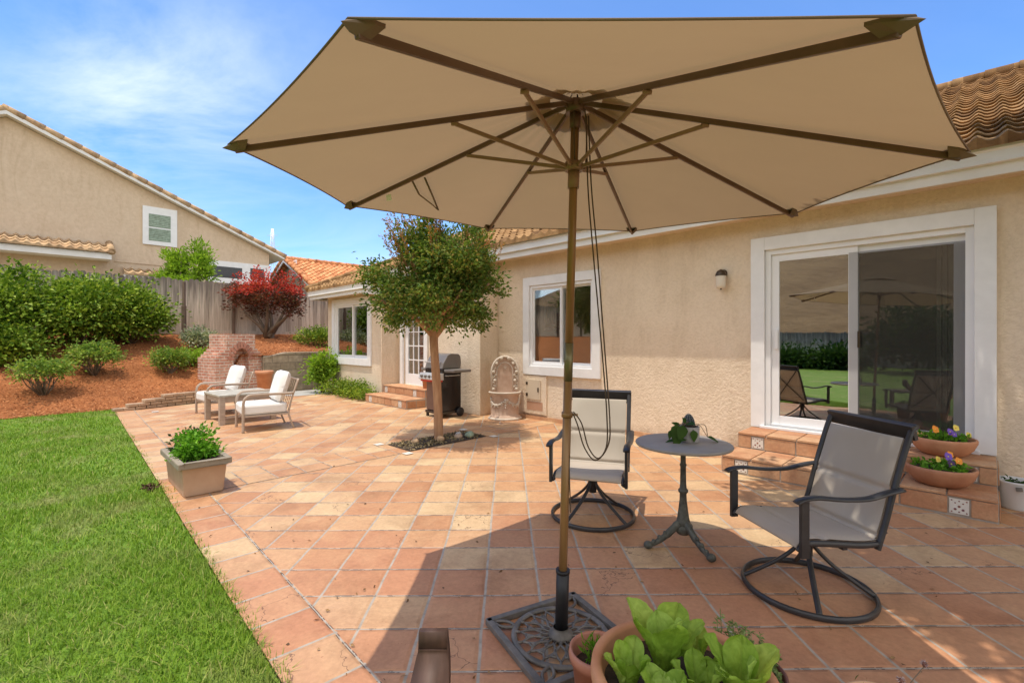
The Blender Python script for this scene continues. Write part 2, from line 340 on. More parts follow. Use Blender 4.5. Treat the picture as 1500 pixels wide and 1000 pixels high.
MT['planter_rim'] = pm('grey_rim', (.25, .205, .15), (.33, .28, .21), 6, .85, 30, .15, .004)
MT['soil'] = pm('soil', (.03, .02, .014), (.07, .048, .033), 30, .95, 60, .8, .01)
MT['canopy'] = fabric('umbrella_canvas', (.285, .208, .128), (.325, .242, .155), .25, (.50, .34, .19))
MT['pocket'] = fabric('umbrella_pocket', (.145, .10, .07), (.19, .14, .10))
MT['rib'] = pm('bronze_rib', (.095, .05, .027), (.135, .075, .042), 8, .4, metal=.1)
MT['strut'] = pm('bronze_strut', (.20, .115, .065), (.24, .145, .085), 8, .45)
MT['pole'] = pm('brown_pole', (.20, .105, .038), (.30, .17, .065), 3, .35, stretch=(8, 8, .5), metal=.15)
MT['iron'] = pm('cast_iron', (.10, .092, .082), (.22, .20, .175), 14, .6, 50, .3, .004, metal=.3)
MT['sleeve'] = pm('black_sleeve', (.012, .012, .014), (.022, .022, .024), 6, .45)
MT['cord'] = pm('brown_cord', (.07, .045, .03), (.10, .07, .045), 20, .9)
MT['frame'] = pm('charcoal_frame', (.03, .029, .03), (.048, .047, .048), 10, .36, metal=.1)
MT['sling'] = fabric('taupe_sling', (.50, .42, .335), (.56, .48, .39), .12, (.5, .44, .36), 320)
MT['sling_back'] = fabric('taupe_sling_back', (.49, .43, .355), (.55, .49, .41), .13, (.5, .46, .4), 320)
MT['tabletop'] = pm('grey_tabletop', (.27, .245, .22), (.33, .305, .275), 8, .5, 60, .08, .003)
MT['verdigris'] = pm('green_cast_iron', (.05, .052, .045), (.13, .135, .11), 25, .55, 50, .3, .004, metal=.2)
MT['greypot'] = pm('grey_ceramic', (.36, .33, .32), (.43, .40, .385), 4, .6)
MT['cactus'] = pm('dark_cactus', (.02, .03, .04), (.06, .08, .09), 12, .6)
MT['cushion'] = fabric('white_cushion', (.72, .70, .67), (.78, .76, .73))
MT['lounge'] = pm('tan_metal', (.38, .29, .22), (.46, .36, .28), 6, .5)
MT['tablewood'] = pm('grey_table', (.34, .26, .20), (.45, .36, .28), 5, .65, stretch=(6, .6, 6))
MT['tablestone'] = pm('stone_top', (.32, .29, .23), (.48, .45, .37), 9, .7)
MT['grill_black'] = pm('black_enamel', (.012, .011, .011), (.02, .018, .018), 3, .16, spec=.6)
MT['grill_grey'] = pm('grill_grey', (.16, .14, .125), (.21, .19, .17), 3, .4, metal=.2)
MT['grill_brown'] = pm('grill_door', (.17, .10, .075), (.20, .125, .095), 3, .4)
MT['steel'] = pm('steel', (.55, .54, .53), (.65, .64, .62), 4, .35, metal=.4)
MT['red'] = pm('red_tray', (.5, .03, .02), (.55, .04, .03), 3, .4)
MT['stone'] = pm('cast_stone', (.42, .28, .20), (.56, .41, .31), 7, .8, 40, .4, .006)
MT['stone_pale'] = pm('cast_stone_pale', (.50, .42, .33), (.62, .54, .45), 9, .8, 40, .35, .005)
MT['accent'] = pm('accent_tile', (.66, .62, .55), (.72, .69, .62), 20, .4)
MT['bark'] = pm('smooth_bark', (.30, .15, .075), (.48, .28, .155), 4, .75, 16, .6, .01, stretch=(5, 5, .8))
MT['stem'] = pm('stem', (.13, .09, .06), (.21, .155, .105), 6, .85, 20, .3, .01)
MT['shoot'] = leafmat('orange_shoots', [(.42, .15, .05), (.50, .24, .08), (.22, .19, .05), (.14, .17, .04)], .3)
MT['woodbench'] = pm('dark_wood', (.045, .023, .016), (.095, .052, .037), 9, .6, 30, .12, .003, stretch=(4, 1, 1))
MT['bucket'] = pm('white_bucket', (.62, .62, .60), (.70, .70, .68), 4, .4)
MT['bronze'] = pm('bronze', (.05, .035, .022), (.08, .055, .035), 8, .4, metal=.5)
MT['frosted'] = pm('frosted_glass', (.66, .60, .50), (.72, .66, .56), 3, .25)
MT['pebble'] = pm('pebble', (.22, .19, .15), (.42, .35, .27), 3, .8, island=.3)
MT['leaf_tree'] = leafmat('myrtle_leaves', [(.06, .11, .022), (.11, .18, .035), (.18, .25, .05), (.30, .22, .07)], .3)
MT['leaf_shrub'] = leafmat('shrub_leaves', [(.05, .11, .012), (.13, .23, .02), (.25, .36, .04), (.38, .46, .085)], .22)
MT['leaf_dark'] = leafmat('dark_shrub_leaves', [(.02, .05, .012), (.04, .09, .02), (.08, .14, .03)], .3)
MT['leaf_nandina'] = leafmat('fine_leaves', [(.09, .18, .03), (.18, .30, .05), (.28, .41, .08), (.36, .36, .09)], .35)
MT['leaf_lime'] = leafmat('lime_leaves', [(.15, .28, .02), (.25, .40, .04), (.34, .48, .07)], .4)
MT['leaf_red'] = leafmat('red_leaves', [(.34, .025, .03), (.58, .05, .045), (.70, .11, .08), (.28, .05, .03)], .35)
MT['leaf_maroon'] = leafmat('maroon_leaves', [(.05, .028, .016), (.11, .04, .025), (.22, .055, .04), (.07, .065, .025)], .25)
MT['leaf_grey'] = leafmat('grey_leaves', [(.12, .17, .09), (.3, .34, .22), (.55, .55, .45)], .3)
MT['leaf_pot'] = leafmat('mint_leaves', [(.07, .22, .015), (.14, .34, .025), (.23, .44, .055)], .35)
MT['leaf_herb'] = leafmat('herb_leaves', [(.09, .15, .05), (.17, .26, .09), (.28, .36, .17)], .3)
MT['leaf_ivy'] = leafmat('ivy_leaves', [(.025, .07, .012), (.05, .11, .02), (.11, .15, .04)], .25)
def lettucemat():
    m, nt, N, L = newmat('lettuce_leaf'); oc = coord(nt); g = nt.nodes.new('ShaderNodeNewGeometry')
    col = ramp(nt, g.outputs['Random Per Island'], [(0, (.20, .34, .035)), (.5, (.31, .46, .065)), (1, (.43, .58, .14))])
    w = noise(nt, oc, 30, 3, .6, 1.0).outputs[0]
    col = mix(nt, 1.0, col, ramp(nt, w, [(.35, (.78, .82, .7)), (.65, (1.1, 1.08, 1.1))]), 'MULTIPLY')
    p = finish(nt, col, .55, w, .6, .006, 0, .22); o = [n for n in N if n.type == 'OUTPUT_MATERIAL'][0]
    t = NODE(nt, 'ShaderNodeBsdfTranslucent'); L.new(mix(nt, 1.0, col, (1.2, 1.25, .6), 'MULTIPLY'), t.inputs[0]); x = NODE(nt, 'ShaderNodeMixShader'); x.inputs[0].default_value = .38
    L.new(p.outputs[0], x.inputs[1]); L.new(t.outputs[0], x.inputs[2]); L.new(x.outputs[0], o.inputs[0]); return m
MT['lettuce'] = lettucemat()
for nm, c in dict(orange=(.75, .28, .03), purple=(.16, .08, .42), yellow=(.78, .62, .12), violet=(.05, .02, .09)).items():
    MT['petal_'+nm] = pm('petal_'+nm, c, tuple(min(1, x*1.25) for x in c), 40, .6)
def lawnmat(name, blades):
    m, nt, N, L = newmat(name); oc = coord(nt); g = nt.nodes.new('ShaderNodeNewGeometry')
    if blades: col = ramp(nt, g.outputs['Random Per Island'], [(0, (.09, .185, .012)), (.35, (.155, .285, .016)), (.72, (.24, .375, .03)), (.9, (.33, .43, .06)), (1, (.46, .42, .16))])
    else: col = ramp(nt, noise(nt, oc, 60, 4, .7).outputs[0], [(.3, (.08, .15, .012)), (.7, (.2, .33, .03))])
    dry = noise(nt, oc, 1.6, 5, .65).outputs[0]
    col = mix(nt, ramp(nt, dry, [(.50, (0, 0, 0)), (.72, (.7, .7, .7))]), col, (.36, .33, .14))
    p = finish(nt, col, .6, noise(nt, oc, 90, 2).outputs[0] if not blades else None, .6, .02, 0, .2)
    if blades:
        o = [n for n in N if n.type == 'OUTPUT_MATERIAL'][0]; t = NODE(nt, 'ShaderNodeBsdfTranslucent'); L.new(col, t.inputs[0]); x = NODE(nt, 'ShaderNodeMixShader'); x.inputs[0].default_value = .35
        L.new(p.outputs[0], x.inputs[1]); L.new(t.outputs[0], x.inputs[2]); L.new(x.outputs[0], o.inputs[0])
    return m
MT['lawn'] = lawnmat('lawn_soil_green', False); MT['blade'] = lawnmat('grass_blade', True)
def mulchmat():
    m, nt, N, L = newmat('red_mulch'); oc = coord(nt)
    a = noise(nt, oc, 26, 6, .75, .8).outputs[0]; b = noise(nt, oc, 2.0, 4).outputs[0]
    col = ramp(nt, a, [(.25, (.12, .042, .016)), (.5, (.43, .155, .055)), (.72, (.60, .27, .11))])
    col = mix(nt, 1.0, col, ramp(nt, b, [(.3, (.75, .72, .7)), (.7, (1.12, 1.12, 1.12))]), 'MULTIPLY')
    finish(nt, col, .95, a, 1.0, .05, 0, .15); return m
MT['mulch'] = mulchmat(); MT['chip'] = pm('mulch_chip', (.33, .115, .04), (.60, .29, .12), 8, .9, island=.45)
MT['dry'] = pm('dry_hill', (.15, .085, .035), (.25, .155, .07), .35, .95, 1.5, .8, .3, detail=8)
MT['soil_far'] = pm('yard_ground', (.25, .20, .12), (.33, .28, .16), .5, .95, 3, .4, .1)
# ------------------------------------------------------------------ foliage helpers
def leaf_cloud(name, P, Dn, Ln, Wd, mat, parent=None, fold=.25):
    P = np.asarray(P, float); n = len(P); Dn = np.asarray(Dn, float); Dn /= np.linalg.norm(Dn, axis=1, keepdims=True)+1e-9
    up = rng.normal(size=(n, 3))*.8+np.array([0, 0, .8]); S = np.cross(Dn, up); S /= np.linalg.norm(S, axis=1, keepdims=True)+1e-9; U = np.cross(S, Dn)
    Ln = np.broadcast_to(np.asarray(Ln, float), (n,))[:, None]; Wd = np.broadcast_to(np.asarray(Wd, float), (n,))[:, None]
    v = np.empty((n, 4, 3)); v[:, 0] = P; v[:, 2] = P+Dn*Ln-U*Ln*.12
    mid = P+Dn*Ln*.45; v[:, 1] = mid+S*Wd*.5+U*Wd*fold; v[:, 3] = mid-S*Wd*.5+U*Wd*fold
    b = np.arange(n)[:, None]*4; lo = (b+np.array([0, 1, 2, 0, 2, 3])).ravel()
    return raw_mesh(name, v.reshape(-1, 3), lo, np.arange(2*n)*3, np.full(2*n, 3), mat, parent)
def crown_points(c, rad, nclump, per, cr, shell=.6, low=-1.0):
    c = np.array(c); rad = np.array(rad); P = []; Dn = []
    d = rng.normal(size=(nclump, 3)); d /= np.linalg.norm(d, axis=1, keepdims=True)
    d[:, 2] = np.where(d[:, 2] < low, -d[:, 2]*.3, d[:, 2])
    rr = shell+(1.06-shell)*rng.random(nclump)**.6; wob = 1+.16*np.sin(d[:, 0]*5+c[0]*3)+.12*np.cos(d[:, 1]*6+d[:, 2]*4+c[1])
    cc = c+d*rad*(rr*wob)[:, None]
    for k in range(nclump):
        m = int(per*(.5+rng.random())); q = rng.normal(size=(m, 3))*cr*(.6+.7*rng.random())*np.array([1, 1, .75])
        P.append(cc[k]+q); Dn.append(d[k]*.45+q/cr*.5+rng.normal(size=(m, 3))*.6+np.array([0, 0, .2]))
    return np.vstack(P), np.vstack(Dn)
def stems(mb, base, tops, r0, r1, jit=.05, n=6):
    for tp in tops:
        b = V(base)+V((random.uniform(-1, 1), random.uniform(-1, 1), 0))*r0*2; tp = V(tp)
        mids = [b.lerp(tp, f)+V((random.uniform(-jit, jit), random.uniform(-jit, jit), random.uniform(-jit, jit)*.5)) for f in (.35, .7)]
        mb.tube([b-V((0, 0, .05))]+mids+[tp], [r0, r0*.75, r0*.5, r1], n)
def shrub(name, label, cat, base, rad, nclump, per, leaf, mat, lift=.9, cr=.12, group=None, nst=7, shell=.5, stem='stem', low=-.6, extra=None):
    base = V(base); r = thing(name, label, cat, base, 0, group)
    c = (0, 0, rad[2]*lift); P, Dn = crown_points(c, rad, nclump, per, cr, shell, low); Q, E = crown_points(c, tuple(a*.72 for a in rad), nclump//3, per, cr*1.3, .2, low); P = np.vstack([P, Q]); Dn = np.vstack([Dn, E])
    keep = P[:, 2] > .01; P = P[keep]; Dn = Dn[keep]
    leaf_cloud('foliage', P, Dn, leaf*(.7+.6*rng.random(len(P))), leaf*.66*(.7+.6*rng.random(len(P))), mat, r)
    mb = MB(); stems(mb, (0, 0, 0), [P[rng.integers(len(P))] for _ in range(nst)], .014, .004, .06); mb.build('stem', MT[stem], r)
    return r
# ================================================================== GROUND, PATIO, LAWN
def sheet(name, pts, z, mat, kind='structure'):
    mb = MB(); mb.add([V((p[0], p[1], z)) for p in pts], [tuple(range(len(pts)))]); o = mb.build(name, mat); tag(o, kind=kind); return o
def edge_w(t): return .72+.0314*(t-2.085)
TL = 12.55
big = sheet('ground', [(-220, -220), (220, -220), (220, 420), (-220, 420)], -.05, MT['soil_far'])
sheet('lawn', [X(-24, -18), X(-24, edge_w(-24)), X(TL+.1, edge_w(TL)), X(TL+.3, -18)], -.012, MT['lawn'])
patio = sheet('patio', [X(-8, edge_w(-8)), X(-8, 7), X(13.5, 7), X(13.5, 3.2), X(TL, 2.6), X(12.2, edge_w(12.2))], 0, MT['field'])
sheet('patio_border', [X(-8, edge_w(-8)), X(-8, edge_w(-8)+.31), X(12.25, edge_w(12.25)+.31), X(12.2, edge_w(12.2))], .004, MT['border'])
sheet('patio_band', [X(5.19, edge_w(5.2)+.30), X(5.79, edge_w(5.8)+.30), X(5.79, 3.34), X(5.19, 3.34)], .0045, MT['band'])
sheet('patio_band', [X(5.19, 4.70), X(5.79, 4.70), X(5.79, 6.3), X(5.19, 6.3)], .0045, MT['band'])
for t, w in ((5.13, 3.27), (5.85, 3.27), (5.13, 4.75), (5.85, 4.75), (11.6, 1.6)):
    mb = MB(); mb.add([X(t+a*.055, w+b*.055, .009) for a, b in ((-1, -1), (1, -1), (1, 1), (-1, 1))], [(0, 1, 2, 3)]); mb.build('inlay_tile', MT['accent'], patio)

sheet('path', [X(12.25, 4.6), X(12.3, 5.8), X(13.45, 5.8), X(13.45, 3.9), X(13.0, 3.9)], .006, MT['concrete'])
# tree pit
pit = MB()
def pitz(a, b): return .012+.012*math.sin(a*9)*math.cos(b*11)+random.uniform(-.006, .012)
pit.grid(lambda a, b: X(5.21+.56*a, 3.35+1.33*b, pitz(a, b) if 0 < a < 1 and 0 < b < 1 else .007), 14, 30)
tag(pit.build('soil_bed', MT['soil']), kind='structure')
n = 900; P = np.array([tuple(X(5.23+.52*a, 3.37+1.29*b, .02)) for a, b in rng.random((n, 2))])
tag(leaf_cloud('leaf_litter', P, rng.normal(size=(n, 3))*np.array([1, 1, .35]), .035, .02, pm('litter', (.16, .11, .05), (.34, .27, .14), 20, .9, island=.4)), kind='stuff')
def rock(name, label, p, r, mat, group='stones around the tree trunk'):
    mb = MB(); mb.ball((0, 0, 0), 1, 12, 8); q = []
    for v in mb.v:
        k = 1+.12*math.sin(v[0]*4+p[0]*9)+.1*math.cos(v[1]*5+p[1]*7); q.append((v[0]*r[0]*k, v[1]*r[1]*k, v[2]*r[2]*k))
    mb.v = q; o = mb.build(name, mat); o.location = p; o.location.z += r[2]*.6; tag(o, label, 'stone', group); return o
pk = lambda a, b: pm('rock_%d' % int(a[0]*999), a, b, 6, .8, 30, .3, .005)
rock('river_stone', 'green grey stone in the pit, biggest stone right of the trunk', X(5.33, 4.45, .01), (.075, .06, .05), pk((.20, .26, .18), (.30, .36, .26)))
rock('river_stone', 'tan stone in the pit next to the green stone', X(5.38, 4.28, .01), (.06, .05, .04), pk((.36, .25, .17), (.46, .34, .25)))
rock('river_stone', 'brown stone touching the tree trunk base in front', X(5.40, 3.98, .01), (.055, .05, .05), pk((.35, .22, .12), (.45, .30, .18)))
rock('river_stone', 'orange tan stone in the left part of the pit', X(5.55, 3.66, .01), (.06, .05, .038), pk((.42, .27, .15), (.52, .36, .22)))
rock('river_stone', 'small pale stone behind the tan stones of the pit', X(5.55, 4.42, .01), (.04, .035, .03), pk((.40, .38, .34), (.5, .48, .44)))
# grass blades (one mass)
def grass():
    Ps = []
    for y0, y1, dens, sw in ((1.5, 3.2, 8200, 1.0), (3.2, 5.0, 4200, 1.35), (5.0, 7.5, 2000, 1.9), (7.5, 10.2, 1100, 2.4)):
        xa = -1.35*y1-1.3; n = int((y1-y0)*(abs(xa)-.2)*dens); p = np.stack([xa+(abs(xa)-.2)*rng.random(n), y0+(y1-y0)*rng.random(n)], 1)
        t = (p[:, 1]-p[:, 0])/R2; w = (p[:, 0]+p[:, 1])/R2
        k = (w < .72+.0314*(t-2.085)+.015+.02*rng.normal(size=n)) & (t < TL+.05+.03*rng.normal(size=n)) & (p[:, 0] > -1.2*p[:, 1]-1.3)
        p = p[k]; Ps.append(np.column_stack([p, np.full(len(p), sw)]))
    A = np.vstack(Ps); n = len(A)
    h = (.024+.022*rng.random(n))*(1+.35*np.sin(A[:, 0]*3.1+np.sin(A[:, 1]*2.3)*2)*.6); a = rng.random(n)*2*PI; lean = rng.normal(size=n)*.022; wd = (.0017+.0012*rng.random(n))*A[:, 2]
    ca, sa = np.cos(a), np.sin(a); b0 = np.column_stack([A[:, 0], A[:, 1], np.full(n, -.012)])
    sd = np.column_stack([ca, sa, 0*a]); ln = np.column_stack([-sa, ca, 0*a])
    lx = (rng.random(n)-.5)[:, None]*.03*ln
    v = np.empty((n, 5, 3)); up = np.array([0, 0, 1.])
    v[:, 0] = b0-sd*wd[:, None]; v[:, 1] = b0+sd*wd[:, None]
    m_ = b0+up*(h*.55)[:, None]+ln*(lean*.6)[:, None]+lx*.4
    v[:, 2] = m_+sd*(wd*.8)[:, None]; v[:, 3] = m_-sd*(wd*.8)[:, None]
    v[:, 4] = b0+up*h[:, None]+ln*(lean*1.7)[:, None]+lx
    b = np.arange(n)[:, None]*5; lo = (b+np.array([0, 1, 2, 3, 3, 2, 4])).ravel()
    st = (np.arange(n)[:, None]*7+np.array([0, 4])).ravel(); tt = np.tile([4, 3], n)
    tag(raw_mesh('grass', v.reshape(-1, 3), lo, st, tt, MT['blade']), kind='stuff')
grass()
mb = MB(); c = X(4.6, .80, .02); c = V(G(220, 717)).to_3d()   # brown clod on the lawn edge
P = np.array([tuple(c+V((random.gauss(0, .03), random.gauss(0, .018), .015+abs(random.gauss(0, .012))))) for _ in range(60)])
o = leaf_cloud('dry_leaf', P, rng.normal(size=(60, 3)), .05, .022, pm('dry_leaf', (.09, .05, .03), (.17, .1, .06), 30, .9)); tag(o, 'curled brown dead leaves lying on the lawn edge by the planter', 'dead leaf')
n = 170; P = []
for i in range(n):
    y = 2.0+6.5*random.random()**1.4; x = random.uniform(-.75*y, .95*y); t_, w_ = (y-x)/R2, (x+y)/R2
    if w_ > edge_w(t_)+.02 and w_ < 5.2: P.append((x, y, .010))
tag(leaf_cloud('fallen_leaves', P, rng.normal(size=(len(P), 3))*np.array([1, 1, .12]), .03*(.4+.8*rng.random(len(P))), .014, pm('fallen_leaf', (.13, .07, .035), (.30, .18, .08), 30, .9, island=.5), None, .1), kind='stuff')
# mulch slope and terrace
def zt(t, w):
    s = max(0, .28*(t-12.6))
    if t > 18.2: s = max(0, .28*5.6)+.0*(t-18.2)
    tr = 1.0+.125*(min(t, 18.3)-13.5)
    f = min(1, max(0, (w-3.3)/.35)); return s*(1-f)+max(s, tr)*f if t > 13.45 else s*(1-f)+tr*f
def tb(w):
    if w < 1.1: return TL+.04*math.sin(w*2.1)
    if w < 2.5: return 12.32+.26*(w-1.1)/1.4
    if w < 3.3: return 12.58+.92*(w-2.5)/.8
    return 13.56
mb = MB()
ws = list(np.arange(-18, -3, .6))+list(np.arange(-3, 8, .09))+[8.5, 9.5, 11]
rows = 70; vs = []
for w in ws:
    for j in range(rows+1):
        t = tb(w)+(18.9-tb(w))*(j/rows)
        wallz = .20 if 1.6 < w < 3.2 else (.10*max(0, (w-.9)/.7) if .9 < w <= 1.6 else 0)
        z = max(zt(t, w), wallz if t < 13.4 else 0)+(.0 if j == 0 else .02*math.sin(t*7+w*5)*math.sin(w*6-t*3)+random.uniform(-.008, .012)); vs.append(X(t, w, z))
fs = [(i*(rows+1)+j, i*(rows+1)+j+1, (i+1)*(rows+1)+j+1, (i+1)*(rows+1)+j) for i in range(len(ws)-1) for j in range(rows)]
mb.add(vs, fs, True); tag(mb.build('mulch_bed', MT['mulch']), kind='structure')
n = 15000; q = rng.random((n, 2)); ww = -3+10*q[:, 0]; P = []
for i in range(n):
    t = tb(ww[i])+.02+(5.6)*q[i, 1]**1.5; P.append(tuple(X(t, ww[i], max(zt(t, ww[i]), .2 if 1.6 < ww[i] < 3.2 else 0)+.02)))
tag(leaf_cloud('wood_chips', P, rng.normal(size=(n, 3))*np.array([1, 1, .45]), .045*(.5+rng.random(n)), .017, MT['chip'], None, .05), kind='stuff')
# land beyond the fence, and the dry hill across the lawn
mb = MB(); mb.grid(lambda a, b: X(18.6+60*a, -18+60*b, 1.55+.05*math.sin(a*20+b*9)), 12, 12); tag(mb.build('neighbour_ground', MT['soil_far']), kind='structure')
mb = MB(); mb.grid(lambda a, b: X(-60+100*a, -17.8-75*b, .1+27*(b**.85)+1.5*math.sin(a*9+b*4)*b+.8*math.sin(a*31+b*17)*b), 40, 30); tag(mb.build('hill', MT['dry']), kind='structure')
# ================================================================== HOUSE
HO = (-5.0, 8.5, 0.0)         # house origin in house frame (x=-t, y=w)
house = thing('house', 'single storey cream stucco house with tile roof beside the patio', 'house', X(5.0, 8.5), HR)
def hb(mb, name, mat, parent=house, **k): return mb.build(name, mat, parent, off=HO, **k)
def cells(mb, t0, t1, z0, z1, w0, w1, holes):
    ts = sorted({t0, t1, *[h[0] for h in holes], *[h[1] for h in holes]}); zs = sorted({z0, z1, *[h[2] for h in holes], *[h[3] for h in holes]})
    def op(i, j):
        if i < 0 or j < 0 or i >= len(ts)-1 or j >= len(zs)-1: return True
        a = (ts[i]+ts[i+1])/2; b = (zs[j]+zs[j+1])/2; return any(h[0] < a < h[1] and h[2] < b < h[3] for h in holes)
    for i in range(len(ts)-1):
        for j in range(len(zs)-1):
            if op(i, j): continue
            a, b, c, d = -ts[i], -ts[i+1], zs[j], zs[j+1]
            for y in (w0, w1): mb.add([(a, y, c), (b, y, c), (b, y, d), (a, y, d)], [(0, 1, 2, 3)])
            for di, dj, q in ((-1, 0, [(a, w0, c), (a, w1, c), (a, w1, d), (a, w0, d)]), (1, 0, [(b, w0, c), (b, w1, c), (b, w1, d), (b, w0, d)]),
                              (0, -1, [(a, w0, c), (b, w0, c), (b, w1, c), (a, w1, c)]), (0, 1, [(a, w0, d), (b, w0, d), (b, w1, d), (a, w1, d)])):
                if op(i+di, j+dj): mb.add(q, [(0, 1, 2, 3)])
WM = 6.3
DO = (.06, 1.89, .36, 2.53)       # sliding door opening t0 t1 z0 z1
WI = (4.44, 5.82, .96, 2.40)
FD = (8.98, 9.88, .36, 2.40)
WW = (10.72, 12.56, .92, 2.38)
mb = MB(); cells(mb, -7, 8.16, 0, 3.0, WM, WM+.15, [DO, WI]); hb(mb, 'wall', MT['stucco'])
mb = MB(); cells(mb, 8.16, 10.1, 0, 3.0, 6.2, 6.35, [FD]); hb(mb, 'wall', MT['stucco'])
mb = MB(); cells(mb, 10.1, 13.05, 0, 2.62, 5.72, 5.87, [WW]); mb.box(-10.25, -10.1, 5.87, 6.2, 0, 2.62); mb.box(-13.05, -12.9, 5.87, 11, 0, 2.62); hb(mb, 'wall', MT['stucco'])
mb = MB(); mb.box(-8.16, -6.68, 5.83, 6.297, 0, 3.0); hb(mb, 'chimney_breast', MT['stucco'], bev=.012)
mb = MB(); mb.box(-6.67, -2.03, 6.275, 6.298, 0, .07); hb(mb, 'base_trim', MT['steptile'])
# rooms behind the glass
def room(t0, t1, w0, w1, z0, z1, wallm, floorm):
    mb = MB(); a, b = -t1, -t0
    mb.add([(a, w1, z0), (b, w1, z0), (b, w1, z1), (a, w1, z1)], [(0, 1, 2, 3)]); mb.add([(a, w0, z0), (a, w1, z0), (a, w1, z1), (a, w0, z1)], [(0, 1, 2, 3)])
    mb.add([(b, w0, z0), (b, w1, z0), (b, w1, z1), (b, w0, z1)], [(0, 1, 2, 3)]); mb.add([(a, w0, z1), (b, w0, z1), (b, w1, z1), (a, w1, z1)], [(0, 1, 2, 3)])
    o = hb(mb, 'room_wall', wallm, fix=False)
    mb = MB(); mb.add([(a, w0, z0+.002), (b, w0, z0+.002), (b, w1, z0+.002), (a, w1, z0+.002)], [(0, 1, 2, 3)]); hb(mb, 'room_floor', floorm, fix=False)
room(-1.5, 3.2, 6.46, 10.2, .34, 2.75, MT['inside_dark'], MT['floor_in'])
room(3.3, 8.1, 6.46, 8.6, .34, 2.75, MT['inside'], MT['floor_in'])
room(8.3, 10.08, 6.37, 9, .34, 2.6, MT['inside'], MT['floor_in'])
room(10.3, 12.88, 5.88, 9.5, .34, 2.58, MT['inside_dark'], MT['floor_in'])
# trim, windows, doors
def ring(mb, t0, t1, z0, z1, bw, w0, w1, bottom=True, bt=None, bb=None):
    bt = bt or bw; bb = bb or bw
    mb.box(-t1, -t1+bw, w0, w1, z0, z1); mb.box(-t0-bw, -t0, w0, w1, z0, z1); mb.box(-t1+bw, -t0-bw, w0, w1, z1-bt, z1)
    if bottom: mb.box(-t1+bw, -t0-bw, w0, w1, z0, z0+bb)
def slider(t0, t1, z0, z1, w, name, split=.5, fw=.045, mat='vinyl', sash=(.05, .05), glass='glass', screen=None):
    f = MB(); ring(f, t0, t1, z0, z1, fw, w+.02, w+.13); fr = hb(f, name, MT[mat], bev=.003)
    tm = t0+(t1-t0)*split; s1, s2 = sash
    for k, (a, b, dy) in enumerate(((tm-s1*.5, t1-fw, .05), (t0+fw, tm+s1*.5, .085))):
        m_ = MB(); ring(m_, a, b, z0+fw, z1-fw, s1, w+dy, w+dy+.03, True, s2, s2*1.15); s = hb(m_, 'sash', MT[mat], fr, bev=.002)
        g = MB(); g.box(-(b-s1), -(a+s1), w+dy+.012, w+dy+.018, z0+fw+s2*1.15, z1-fw-s2); hb(g, 'pane', MT[glass], s)
    return fr
# sliding door: casing, frame, leaves
mb = MB(); mb.box(-2.045, -1.89, 6.245, 6.297, .365, 2.685); mb.box(-.06, .09, 6.245, 6.297, .365, 2.685); mb.box(-1.89, -.06, 6.247, 6.297, 2.53, 2.685)
sd = slider(DO[0], DO[1], DO[2], DO[3], WM-.03, 'sliding_door', .52, .06, 'vinyl', (.085, .085))
mb.build('casing', MT['white'], sd, off=HO, bev=.004)
mb = MB(); mb.box(-1.93, -.02, 6.20, 6.244, .365, .395); mb.build('threshold', MT['vinyl'], sd, off=HO, bev=.004)
t_, z_ = Wp(1258, 497, WM); mb = MB(); mb.box(-t_-.012, -t_+.012, 6.285, 6.30, z_-.09, z_+.09); mb.build('handle', MT['bronze'], sd, off=HO, bev=.004)
t_, z_ = Wp(1137, 497, WM); mb = MB(); mb.box(-t_-.02, -t_+.02, 6.29, 6.318, z_-.12, z_+.12); mb.build('handle', MT['vinyl'], sd, off=HO, bev=.006)
mb = MB()                                                     # vertical blinds pulled to the side, inside
for k in range(5): mb.box(-.34+k*.045, -.305+k*.045, 6.55+.02*(k % 2), 6.553+.02*(k % 2), .5, 2.42)
hb(mb, 'vertical_blind', MT['blind'])
mb = MB(); mb.box(-1.05, -.11, 6.318, 6.322, .5, 2.40)
def screenmat():
    m, nt, N, L = newmat('insect_screen'); d = NODE(nt, 'ShaderNodeBsdfDiffuse'); d.inputs[0].default_value = (.07, .067, .06, 1); t = NODE(nt, 'ShaderNodeBsdfTransparent'); x = NODE(nt, 'ShaderNodeMixShader'); x.inputs[0].default_value = .30
    o = NODE(nt, 'ShaderNodeOutputMaterial'); L.new(t.outputs[0], x.inputs[1]); L.new(d.outputs[0], x.inputs[2]); L.new(x.outputs[0], o.inputs[0]); return m
mb.build('insect_screen', screenmat(), sd, off=HO)
# main window
mb = MB(); ring(mb, 4.29, 5.975, .81, 2.555, .15, 6.255, 6.298, True, .15, .15)
wn_ = slider(*WI, WM-.035, 'window', .5, .045, 'vinyl', (.035, .035), 'glass_clear'); mb.build('casing', MT['white'], wn_, off=HO, bev=.004)
mb = MB(); mb.box(-7.46, -7.0, 8.56, 8.598, 1.66, 2.40); pf = hb(mb, 'picture_frame', MT['grill_black'])
mb = MB(); mb.box(-7.42, -7.04, 8.545, 8.558, 1.70, 2.36); mb.build('mat_board', MT['white'], pf, off=HO)
mb = MB(); mb.box(-7.34, -7.12, 8.538, 8.543, 1.80, 2.26); mb.build('print', pm('photo_print', (.02, .03, .03), (.16, .17, .15), 6, .3), pf, off=HO)
# wing window
mb = MB(); ring(mb, 10.56, 12.72, .78, 2.50, .16, 5.675, 5.717, True, .12, .17)
wn2 = slider(*WW, 5.685, 'window', .48, .05, 'vinyl', (.05, .05)); mb.build('casing', MT['white'], wn2, off=HO, bev=.004)
